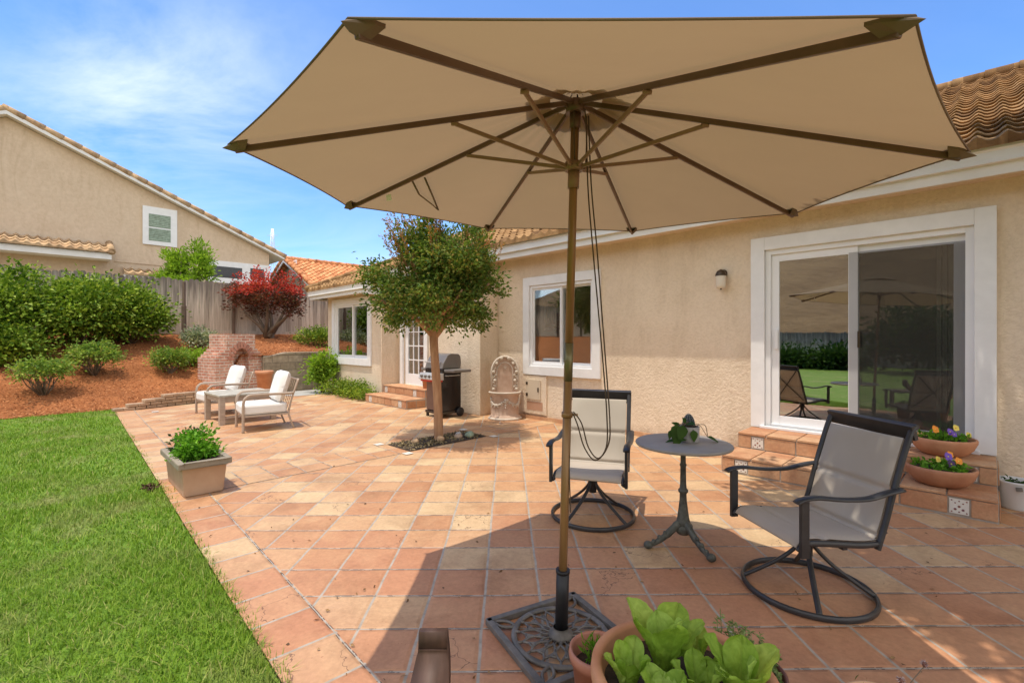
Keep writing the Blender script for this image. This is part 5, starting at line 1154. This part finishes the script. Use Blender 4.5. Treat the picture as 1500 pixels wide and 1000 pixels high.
# ================================================================== PATIO TREE
tx, ty = -1.06, 6.80
tr = thing('patio_tree', 'small round crowned tree with smooth trunk in the patio pit', 'tree', (tx, ty, 0))
mb = MB(); mb.tube(smoothp([V((.0, 0, -.02)), V((.0, 0, .12)), V((-.015, 0, .6)), V((-.05, 0, 1.1)), V((-.07, 0, 1.45)), V((-.06, 0, 1.62))], 5), [.078]*3+[.066]*5+[.062]*6+[.060]*6+[.062]*6, 14)
for tp2 in ((-.7, .1, 2.3), (.75, -.1, 2.25), (-.3, -.4, 2.6), (.25, .4, 2.7), (.05, -.3, 2.9), (.55, .5, 2.4), (-.5, .5, 2.4), (.4, -.55, 2.1), (-.75, -.4, 2.0)):
    q = V(tp2); b = V((-.065, 0, 1.45+random.uniform(-.05, .1))); mb.tube(smoothp([b, b.lerp(q, .35)+V((0, 0, .08)), b.lerp(q, .7), q], 4), [.042]*4+[.03]*4+[.018]*4+[.01], 8)
mb.build('trunk', MT['bark'], tr)
P, Dn = crown_points((.05, 0, 2.25), (.86, .88, .86), 330, 92, .085, .5, -.7)
Q, E = crown_points((.05, 0, 2.2), (.62, .62, .6), 90, 80, .12, .2)
def airy(P_, D_):
    g_ = np.sin(P_[:, 0]*6.1+P_[:, 2]*3.3)+np.sin(P_[:, 1]*5.3-P_[:, 2]*5.1+1.3)+np.sin(P_[:, 2]*7.7+P_[:, 0]*2.9)
    k_ = (g_ > -1.25) & ~((P_[:, 0] < -.62) & (P_[:, 2] > 2.62)); return P_[k_], D_[k_]
P, Dn = airy(P, Dn); Q, E = airy(Q, E)
P = np.vstack([P, Q]); Dn = np.vstack([Dn, E]); leaf_cloud('crown', P, Dn, .055*(.6+.8*rng.random(len(P))), .032, MT['leaf_tree'], tr)
P = []; Dn = []; mb = MB()
for k in range(62):
    a = random.uniform(0, 2*PI) if k > 24 else random.uniform(2.3, 4.0); el = random.uniform(.25, 1.1); b = V((.05+math.cos(a)*math.cos(el)*.74, math.sin(a)*math.cos(el)*.74, 2.26+math.sin(el)*.72)); d = V((math.cos(a)*.45, math.sin(a)*.45, .85)).normalized(); l_ = random.uniform(.22, .52); tp2 = b+d*l_
    mb.tube([b-d*.2, b.lerp(tp2, .5), tp2], [.006, .004, .002], 5)
    for j in range(int(l_*85)):
        f = random.random(); P.append(tuple(b.lerp(tp2, f)+V((random.gauss(0, .012),)*3))); Dn.append((d.x+random.gauss(0, .8), d.y+random.gauss(0, .8), d.z+random.gauss(0, .5)))
leaf_cloud('shoot_leaves', P, Dn, .04, .02, MT['shoot'], tr); mb.build('shoot', MT['bark'], tr)
# shade tree standing right of the viewer (its shade falls on the right of the patio)
sh = thing('shade_tree', 'large leafy tree at the right of the patio casting dappled shade', 'tree', (3.45, .55, 0))
mb = MB(); mb.tube(smoothp([V((0, 0, -.05)), V((.02, .02, 1.5)), V((-.05, .1, 3.2)), V((-.2, .3, 4.4))]), [.16]*5+[.13]*5+[.10]*6, 12)
for q in ((-1.5, .3, 4.9), (-.9, 1.5, 5.0), (.6, 1.8, 5.0), (-.6, -.9, 5.2), (1.0, .4, 5.3), (-1.7, -.5, 4.7)): b = V((-.1, .2, 3.7)); q = V(q); mb.tube(smoothp([b, b.lerp(q, .4)+V((0, 0, .15)), q], 5), [.07]*5+[.04]*5+[.015], 8)
mb.build('trunk', MT['stem'], sh)
P, Dn = crown_points((-.1, 1.35, 5.2), (2.3, 2.1, .85), 760, 66, .2, .1); k = P[:, 0]+3.45+(P[:, 2]-2.15)*.1878 > 1.68+.02*rng.normal(size=len(P)); P, Dn = P[k], Dn[k]; k = ~((P[:, 2] < 1.75+.74*(P[:, 1]+.55)) & (P[:, 0]+3.45 < 1.16*(P[:, 1]+.55)+.3)); P, Dn = P[k], Dn[k]; leaf_cloud('crown', P, Dn, .13, .075, MT['leaf_shrub'], sh)
# plants across the lawn (seen in the door glass)
G4 = 'shrubs across the lawn'
for i, (t, w, rx, rz_, lab) in enumerate(((7.0, -14.2, .8, .26, 'low broad shrub across the lawn before the hill fence'), (5.0, -14.4, .9, .33, 'low dark shrub across the lawn, second along the hill fence'), (1.9, -13.5, 1.9, 1.5, 'tall dark shrub across the lawn beside the hill fence'), (-2.0, -13, 2.2, 2.4, 'tallest dark shrub across the lawn at the far end'), (-6.5, -12, 2.4, 2.3, 'broad dark shrub across the lawn, last of the row'))):
    shrub('shrub', lab, 'shrub', X(t, w, 0), (rx, rx*.8, rz_), 90, 34, .19, MT['leaf_dark'], .9, .3, G4, 6)
# ================================================================== GRILL
gr = thing('gas_grill', 'black gas grill on a cart against the stucco wall', 'grill', X(7.19, 5.36, 0), HR)
mb = MB(); mb.box(-.235, .235, -.20, .235, .12, .80); cab = mb.build('cabinet', MT['grill_black'], gr, bev=.006)
mb = MB(); mb.box(-.225, .225, -.222, -.203, .13, .66); mb.build('door', MT['grill_brown'], cab, bev=.004)
mb = MB(); mb.box(-.25, .25, -.235, .25, .07, .118); mb.build('bottom_shelf', MT['grill_black'], gr, bev=.004)
for x in (-.22, .22): mb = MB(); mb.box(x-.02, x+.02, -.22, -.18, 0, .07); mb.build('leg', MT['grill_black'], gr)
for x in (-.24, .27):
    mb = MB(); mb.lathe([(0, -.02), (.075, -.02), (.085, -.01), (.085, .01), (.075, .02), (0, .02)], 24); mb.v = [(x+v[2], .19+v[0], .088+v[1]) for v in mb.v]; mb.build('wheel', MT['sleeve'], gr)
mb = MB(); mb.ext([(-.36, .70), (-.365, .72), (-.33, .82), (-.2, .82), (-.2, .70)], .56, M4.Translation((0, 0, 0)))
mb.v = [(v[1]-.28, v[0], v[2]) for v in mb.v]; cp = mb.build('control_panel', MT['steel'], gr, bev=.003)
for x in (-.18, -.06, .06, .18): mb = MB(); mb.lathe([(0, 0), (.028, 0), (.026, .03), (0, .032)], 16); mb.v = [(x+v[0], -.352-v[2], .765+v[1]) for v in mb.v]; mb.build('knob', MT['grill_grey'], cp)
mb = MB(); mb.box(-.25, .25, -.34, -.20, .665, .698); mb.build('drip_tray', MT['red'], gr, bev=.003)
mb = MB(); mb.box(-.27, .27, -.22, .22, .80, .90); mb.build('firebox', MT['grill_black'], gr, bev=.006)
mb = MB(); mb.ext([(-.23, .903), (.20, .903), (.215, 1.0), (.20, 1.13), (.15, 1.17), (-.02, 1.18), (-.10, 1.15), (-.20, 1.0)], .54)
mb.v = [(v[1]-.27, v[0], v[2]) for v in mb.v]; lid = mb.build('lid', MT['grill_grey'], gr, bev=.012)
mb = MB(); mb.tube([(-.2, -.27, 1.02), (.2, -.27, 1.02)], .012, 10); mb.bar((-.18, -.27, 1.02), (-.18, -.19, 1.03), .015, .015); mb.bar((.18, -.27, 1.02), (.18, -.19, 1.03), .015, .015); mb.build('lid_handle', MT['steel'], lid)
for sx in (-1, 1):
    mb = MB(); a, b = (.28, .58) if sx > 0 else (-.45, -.28); mb.box(a, b, -.20, .20, .845, .895); s_ = mb.build('side_shelf', MT['grill_grey'], gr, bev=.012)
mb = MB(); mb.tube([(.245, -.15, .775), (.30, -.15, .775), (.30, .15, .775), (.245, .15, .775)], .009, 8); mb.build('towel_bar', MT['steel'], gr)
# ================================================================== WALL FOUNTAIN
ft = thing('wall_fountain', 'cast stone wall fountain with arched fruit panel and round basin', 'fountain', (-.125, 8.50, 0), math.radians(4))
arch = [(-.255, .0)]+[(-.255, .80)]+[(-.255*math.cos(PI*i/16), .84+.30*math.sin(PI*i/16)) for i in range(17)]+[(.255, .80), (.255, 0)]
mb = MB(); mb.ext(arch, .08, M4.Translation((0, .06, 0))); mb.build('back_panel', MT['stone'], ft, bev=.008)
mb = MB(); out = [V((x*.94, .055, z)) for x, z in arch if z > .48]; out = [V((-.24, .055, .5))]+[V((-.24*math.cos(PI*i/20), .055, .84+.285*math.sin(PI*i/20)) ) for i in range(21)]+[V((.24, .055, .5))]; mb.tube(out, .022, 8)
inn = [V((-.145, .058, .5))]+[V((-.145*math.cos(PI*i/16), .058, .84+.18*math.sin(PI*i/16))) for i in range(17)]+[V((.145, .058, .5))]; mb.tube(inn, .010, 8); mb.build('moulding', MT['stone_pale'], ft)
mb = MB()
for s in (-1, 1):
    for k in range(13):
        a = k/12; 
        if a < .55: x, z = .195, .54+a/.55*.34
        else: th = (a-.55)/.45*PI*.42; x, z = .195*math.cos(th), .88+.22*math.sin(th)
        j = .012*(-1)**k
        if k % 3 == 0: mb.ball((s*(x+j), .045, z), (.030, .026, .030), 10, 8)
        else:
            for q in range(3): ang = random.uniform(0, 6.3); mb.ball((s*(x+j)+.016*math.cos(ang), .05, z+.018*math.sin(ang)), (.022, .012, .014), 8, 6)
for k in range(5): ang = 2*PI*k/5+.3; mb.bar((0, .055, .93), (.035*math.cos(ang), .050, .93+.035*math.sin(ang)), .012, .01)
mb.build('fruit_relief', MT['stone_pale'], ft)
arc = (PI, 2*PI)
mb = MB(); mb.lathe([(.0, 0), (.285, 0), (.29, .03), (.28, .06), (.255, .075), (.245, .10), (.245, .42), (.265, .44), (.285, .465), (.285, .50), (.262, .50), (.25, .44), (0, .40)], 32, (0, .06, 0), 1, .86, arc); mb.build('basin', MT['stone'], ft)
mb = MB(); mb.tube([(.283*math.cos(PI+PI*i/24), .06+.283*.86*math.sin(PI+PI*i/24), .485) for i in range(25)], .018, 8); mb.build('rim', MT['stone_pale'], ft); mb = MB(); mb.tube([(.285*math.cos(PI+PI*i/24), .06+.285*.86*math.sin(PI+PI*i/24), .02) for i in range(25)], .024, 8); mb.build('base_moulding', MT['stone_pale'], ft)
mb = MB()
for k in range(23):
    th = PI+PI*(k+.5)/23; z = .365-.10*math.sin(PI*((k % 11.5)/11.5)); x, y = .252*math.cos(th), .06+.252*.86*math.sin(th)
    mb.ball((x, y, z), (.022, .02, .02+.012*(k % 3 == 0)), 8, 6)
    if k % 2: mb.ball((x*1.02, y-.004, z-.03), (.014, .012, .022), 8, 6)
for th in (PI*1.08, PI*1.92, PI*1.5): 
    x, y = .25*math.cos(th), .06+.25*.86*math.sin(th)
    for q in range(4): mb.ball((x, y, .36-.045*q), (.026-.004*q, .02, .024), 8, 6)
mb.build('garland_relief', MT['stone_pale'], ft)
# ================================================================== NEIGHBOUR HOUSES
NT = 24.0
nh = thing('neighbour_house', 'two storey tan stucco house with long sloping gable beyond the fence', 'house', X(NT, 0, 1.55), HR); NO = (-NT, 0, 1.55)
def nb(mb, name, mat, parent=nh, **k): return mb.build(name, mat, parent, off=NO, **k)
pk1 = Tp(10, 172, NT); pe = Tp(412, 381, NT); sl = (pk1[1]-pe[1])/(pe[0]-pk1[0])
holes = []
mb = MB(); wl_ = pk1[0]-(pe[0]-pk1[0])*.75
pol = [(wl_, 1.5), (pe[0]-.55, 1.5), (pe[0]-.55, pe[1]+.55*sl), (pk1[0], pk1[1]), (wl_, pk1[1]-(pk1[0]-wl_)*sl)]
mb.add([(-NT, w, z) for w, z in pol]+[(-NT-9, w, z) for w, z in pol], [tuple(range(5)), tuple(range(9, 4, -1))]+[(i, i+5, (i+1) % 5+5, (i+1) % 5) for i in range(5)]); nb(mb, 'wall', MT['stucco_far'])
mb = MB(); th = .17
for (a, za), (b, zb_) in (((pk1[0], pk1[1]), (pe[0]+.05, pe[1]-.05*sl)), ((pk1[0], pk1[1]), (wl_-.6, pk1[1]-(pk1[0]-wl_+.6)*sl))):
    mb.add([(-NT+o, w, z+h_) for o in (.30, -9) for w, z, h_ in ((a, za, .02), (b, zb_, .02), (b, zb_, .02+th), (a, za, .02+th))], [(0, 1, 2, 3), (7, 6, 5, 4), (0, 4, 5, 1), (1, 5, 6, 2), (2, 6, 7, 3), (3, 7, 4, 0)])
nb(mb, 'roof', MT['fascia'])
mb = MB(); ridge(mb, (-NT+.22, pe[0]+.12, pe[1]+th-.03), (-NT+.22, pk1[0]-.05, pk1[1]+th+.08), .13, .52); ridge(mb, (-NT+.22, wl_, pk1[1]-(pk1[0]-wl_)*sl+th), (-NT+.22, pk1[0], pk1[1]+th+.06), .13, .52)
for k in range(16): mb.box(-NT-9, -NT+.05, pk1[0]+(pe[0]-pk1[0])*k/16, pk1[0]+(pe[0]-pk1[0])*(k+1)/16+.03, 0, 0) if 0 else None
nb(mb, 'rake_tiles', MT['roof_tan'])
def nwin(u0, v0, u1, v1, panes, blind=None):
    um_ = (u0+u1)/2; w0, z1 = Tp(u0, v0, NT); w1, _ = Tp(u1, v0, NT); zt1 = Tp(um_, v0, NT)[1]; zb1 = Tp(um_, v1, NT)[1]
    f = MB(); f.box(-NT+.003, -NT+.07, w0, w1, zb1, zt1); fr = nb(f, 'window', MT['white'])
    for (a, b, c, d) in panes:
        wa, wb_ = Tp(a, c, NT)[0], Tp(b, c, NT)[0]; um2 = (a+b)/2; za, zb2 = Tp(um2, c, NT)[1], Tp(um2, d, NT)[1]
        g = MB(); g.box(-NT+.071, -NT+.078, wa, wb_, zb2, za); g.build('pane', blind or MT['grill_black'], fr, off=NO)
bl = brickmat('window_blinds', (.30, .38, .30), (.34, .42, .33), (.22, .29, .23), 9, .07, msize=.012)
nwin(208.6, 305, 259, 360, [(217.5, 249.5, 315.5, 334), (217.5, 249.5, 336, 354)], bl)
nwin(304, 385, 395, 416, [(307, 354, 391, 407), (366, 386, 394, 409)])
mb = MB(); r0 = Tp(160, 345, NT); zf0 = Tp(80, 374, NT)[1]; mb.add([(-NT+o, w, z) for w in (wl_, r0[0]) for o, z in ((.0, zf0+.55), (.9, zf0+.14), (.9, zf0-.08), (.0, zf0-.06))], [(0, 1, 2, 3), (7, 6, 5, 4), (0, 4, 5, 1), (1, 5, 6, 2), (2, 6, 7, 3), (3, 7, 4, 0)]); pr_ = nb(mb, 'porch_roof', MT['fascia'])
def ptiles(w0_, w1_, zt_, run, drop, par):
    rs_ = roofsurf(0, w1_-w0_, run, drop/run, per=.27, L=.34, amp=.04, lift=.045, sub=7); o_ = rs_.build('porch_tiles', MT['roof_tan'], par, fix=False)
    o_.matrix_local = M4(((0, -1, 0, run+.06), (1, 0, 0, w0_), (0, 0, 1, zt_-1.55), (0, 0, 0, 1)))
    return o_
ptiles(wl_, r0[0]+.05, zf0+.20, .95, .42, pr_)
mb = MB(); mb.tube([(-NT+.97, r0[0], zf0+.2), (-NT, r0[0], zf0+.65)], .12, 8); mb.build('rake_tiles', MT['roof_tan'], pr_, off=NO)
w0, z0 = Tp(179, 400, NT); w1, _ = Tp(238, 400, NT); mb = MB(); mb.box(-NT+.0, -NT+.6, w0, w1, z0-.28, z0-.08); nb(mb, 'porch_roof', MT['fascia'])
ptiles(w0, w1, z0-.05, .62, .26, nh)
w0, z0 = Tp(168, 381, NT); w1, _ = Tp(238, 388, NT); mb = MB(); mb.box(-NT+.0, -NT+.035, w0, w1, z0-.06, z0); nb(mb, 'trim_band', MT['stucco_far'])
# green house with orange roof
GW = 9.44
gh = thing('neighbour_house', 'pale green house with orange tile roof and louvred gable vent', 'house', X(26, GW, 1.55), HR); GO = (-26, GW, 1.55)
ap_t, ap_z = 26.0, Wp(427.6, 382, GW)[1]; ra = Wp(469.6, 421, GW); la = Wp(408, 411, GW); slp = (ap_z-ra[1])/(ap_t-ra[0])
tl_ = ap_t+3.8
mb = MB(); pol = [(ra[0]+.3, 1.5), (tl_-.3, 1.5), (tl_-.3, ap_z-slp*3.5), (ap_t, ap_z-.02), (ra[0]+.3, ra[1]+.3*slp)]
mb.add([(-t, GW, z) for t, z in pol]+[(-t, GW+9, z) for t, z in pol], [tuple(range(5)), tuple(range(9, 4, -1))]+[(i, i+5, (i+1) % 5+5, (i+1) % 5) for i in range(5)]); mb.build('wall', MT['stucco_green'], gh, off=GO)
mb = MB()
for (a, za), (b, zb_) in (((ap_t, ap_z), (ra[0]-.1, ra[1]-.1*slp)), ((ap_t, ap_z), (tl_, ap_z-slp*3.8))): mb.bar((-a, GW-.42, za-.02), (-b, GW-.42, zb_-.02), .05, .17, (0, 0, 1))
mb.build('rake_board', MT['fascia'], gh, off=GO)
rs = roofsurf(0, 10, ap_t-ra[0]+.1, slp, per=.3, L=.3, amp=.045, lift=.05, sub=6)
# right-hand slope: eave at t=ra, rising with t ; x runs along +w
o = rs.build('roof', MT['roof_orange'], gh, fix=False)
bm_ = M4(((0, -1, 0, -(ra[0]-.1)+26), (1, 0, 0, -.45), (0, 0, 1, ra[1]-.1*slp+.08-1.55), (0, 0, 0, 1))); o.matrix_local = bm_
rs = roofsurf(-10, 0, 3.8, slp, per=.3, L=.3, amp=.045, lift=.05, sub=6); o2 = rs.build('roof', MT['roof_orange'], gh, fix=False)
o2.matrix_local = M4(((0, 1, 0, -tl_+26), (-1, 0, 0, -.45), (0, 0, 1, ap_z-slp*3.8+.08-1.55), (0, 0, 0, 1)))
mb = MB(); ridge(mb, (-ap_t, GW-.45, ap_z+.10), (-ap_t, GW+9.5, ap_z+.10), .14, .42); ridge(mb, (-(ra[0]-.1), GW-.40, ra[1]-.1*slp+.10), (-ap_t, GW-.40, ap_z+.12), .13, .42); ridge(mb, (-tl_, GW-.40, ap_z-slp*3.8+.1), (-ap_t, GW-.40, ap_z+.12), .13, .42); mb.build('ridge_tiles', MT['roof_orange'], gh, off=GO)
vt, vz = Wp(432, 393, GW); mb = MB(); mb.box(-vt-.28, -vt+.28, GW-.03, GW-.003, vz-.42, vz+.42); vv_ = mb.build('gable_vent', MT['white'], gh, off=GO)
mb = MB()
for k in range(7): mb.box(-vt-.22, -vt+.22, GW-.036, GW-.031, vz-.36+k*.11, vz-.31+k*.11)
mb.build('louvre', MT['concrete'], vv_, off=GO)
# transmission tower far away
pyd = 320.0; pb = D3(399, 376, pyd); py_ = thing('transmission_tower', 'lattice power pylon far away above the neighbour roof', 'pylon', (pb.x, pb.y, 0))
hgt = D3(399, 335, pyd).z; mb = MB(); B0 = 4.2
for a in (-1, 1):
    for b in (-1, 1): mb.tube([(a*B0, b*B0, 0), (a*B0*.35, b*B0*.35, hgt*.66), (a*.5, b*.5, hgt)], .16, 5)
for k in range(9):
    f0, f1 = k/9, (k+1)/9; w0 = B0*(1-f0*.9); w1 = B0*(1-f1*.9); z0, z1 = hgt*f0, hgt*f1
    for b in (-1, 1): mb.tube([(-w0, b*w0, z0), (w1, b*w1, z1)], .1, 4); mb.tube([(w0, b*w0, z0), (-w1, b*w1, z1)], .1, 4)
mb.build('lattice', MT['steel'], py_)
mb = MB()
for f, l_ in ((.72, 5.5), (.84, 4.5), (.94, 3.5)): mb.tube([(-l_, 0, hgt*f), (l_, 0, hgt*f)], .15, 5)
mb.build('cross_arm', MT['steel'], py_)
# ================================================================== LIGHT, SKY, CAMERA
S = V((-.43, -.345, 2.29)).normalized(); el = math.asin(S.z)
w = bpy.data.worlds.new('World'); sc.world = w; w.use_nodes = True; nt = w.node_tree; nt.nodes.clear()
sky = nt.nodes.new('ShaderNodeTexSky'); sky.sky_type = 'NISHITA'; sky.sun_disc = False; sky.sun_elevation = el; sky.sun_rotation = math.atan2(S.x, S.y); sky.air_density = 1.0; sky.dust_density = .4; sky.ozone_density = 1.5
bg = nt.nodes.new('ShaderNodeBackground'); bg.inputs[1].default_value = .15; ow = nt.nodes.new('ShaderNodeOutputWorld')
gc = coord(nt, 'Generated'); sp = nt.nodes.new('ShaderNodeSeparateXYZ'); nt.links.new(gc, sp.inputs[0])
zz = math_(nt, 'ADD', math_(nt, 'MAXIMUM', sp.outputs[2], 0), .12); cb = nt.nodes.new('ShaderNodeCombineXYZ'); nt.links.new(math_(nt, 'DIVIDE', sp.outputs[0], zz), cb.inputs[0]); nt.links.new(math_(nt, 'DIVIDE', sp.outputs[1], zz), cb.inputs[1])
cn = noise(nt, mapping(nt, cb.outputs[0], loc=(.6, .2, 0), rot=(0, 0, .5), sca=(.6, 1.0, 1)), 1.1, 9, .62, .7).outputs[0]
cm = ramp(nt, cn, [(.36, (0, 0, 0)), (.72, (1, 1, 1))])
az_ = math_(nt, 'DIVIDE', sp.outputs[0], math_(nt, 'MAXIMUM', sp.outputs[1], .05))
el_ = math_(nt, 'DIVIDE', sp.outputs[2], math_(nt, 'MAXIMUM', sp.outputs[1], .05))
def bump_(x, c, wd): return math_(nt, 'POWER', 2.718, math_(nt, 'MULTIPLY', math_(nt, 'POWER', math_(nt, 'DIVIDE', math_(nt, 'SUBTRACT', x, c), wd), 2), -1))
bank = math_(nt, 'MULTIPLY', bump_(az_, -.78, .34), bump_(el_, .52, .20)); low = bump_(el_, .10, .14)
cm2 = math_(nt, 'MULTIPLY', cm, math_(nt, 'ADD', math_(nt, 'ADD', math_(nt, 'MULTIPLY', bank, 1.25), math_(nt, 'MULTIPLY', low, .35)), .05))
cm2 = math_(nt, 'MINIMUM', cm2, .72)
skc = mix(nt, cm2, mix(nt, 1.0, sky.outputs[0], (.54, .76, 1.03), 'MULTIPLY'), (4.0, 4.5, 5.2))
bk = nt.nodes.new('ShaderNodeMapRange'); bk.interpolation_type = 'SMOOTHSTEP'; nt.links.new(sp.outputs[1], bk.inputs[0]); bk.inputs[1].default_value = .30; bk.inputs[2].default_value = -.25
skc = mix(nt, math_(nt, 'MULTIPLY', bk.outputs[0], ramp(nt, cn, [(.30, (.35,)*3), (.62, (1, 1, 1))])), skc, (7.2, 6.9, 6.4)); nt.links.new(skc, bg.inputs[0]); nt.links.new(bg.outputs[0], ow.inputs[0])  # bright unseen cloud cover added behind the viewer as fill for the shade
sd_ = bpy.data.lights.new('Sun', 'SUN'); sd_.energy = 2.2; sd_.angle = math.radians(.5); sd_.color = (1, .92, .80)
so = bpy.data.objects.new('Sun', sd_); COL.objects.link(so); so.rotation_euler = S.to_track_quat('Z', 'Y').to_euler(); so.location = (0, 0, 30)
cd = bpy.data.cameras.new('Camera'); cam = bpy.data.objects.new('Camera', cd); COL.objects.link(cam); cam.location = (0, 0, EYE); cam.rotation_euler = (PI/2, 0, 0)
cd.sensor_width = 36; cd.lens = FOC/1500*36; cd.shift_y = -4/1500; cd.clip_end = 2000; cd.clip_start = .05; sc.camera = cam
sc.view_settings.view_transform = 'Standard'; sc.view_settings.look = 'None'; sc.view_settings.exposure = .80; sc.view_settings.gamma = 1
sc.cycles.max_bounces = 10; sc.cycles.transparent_max_bounces = 12; sc.cycles.diffuse_bounces = 5
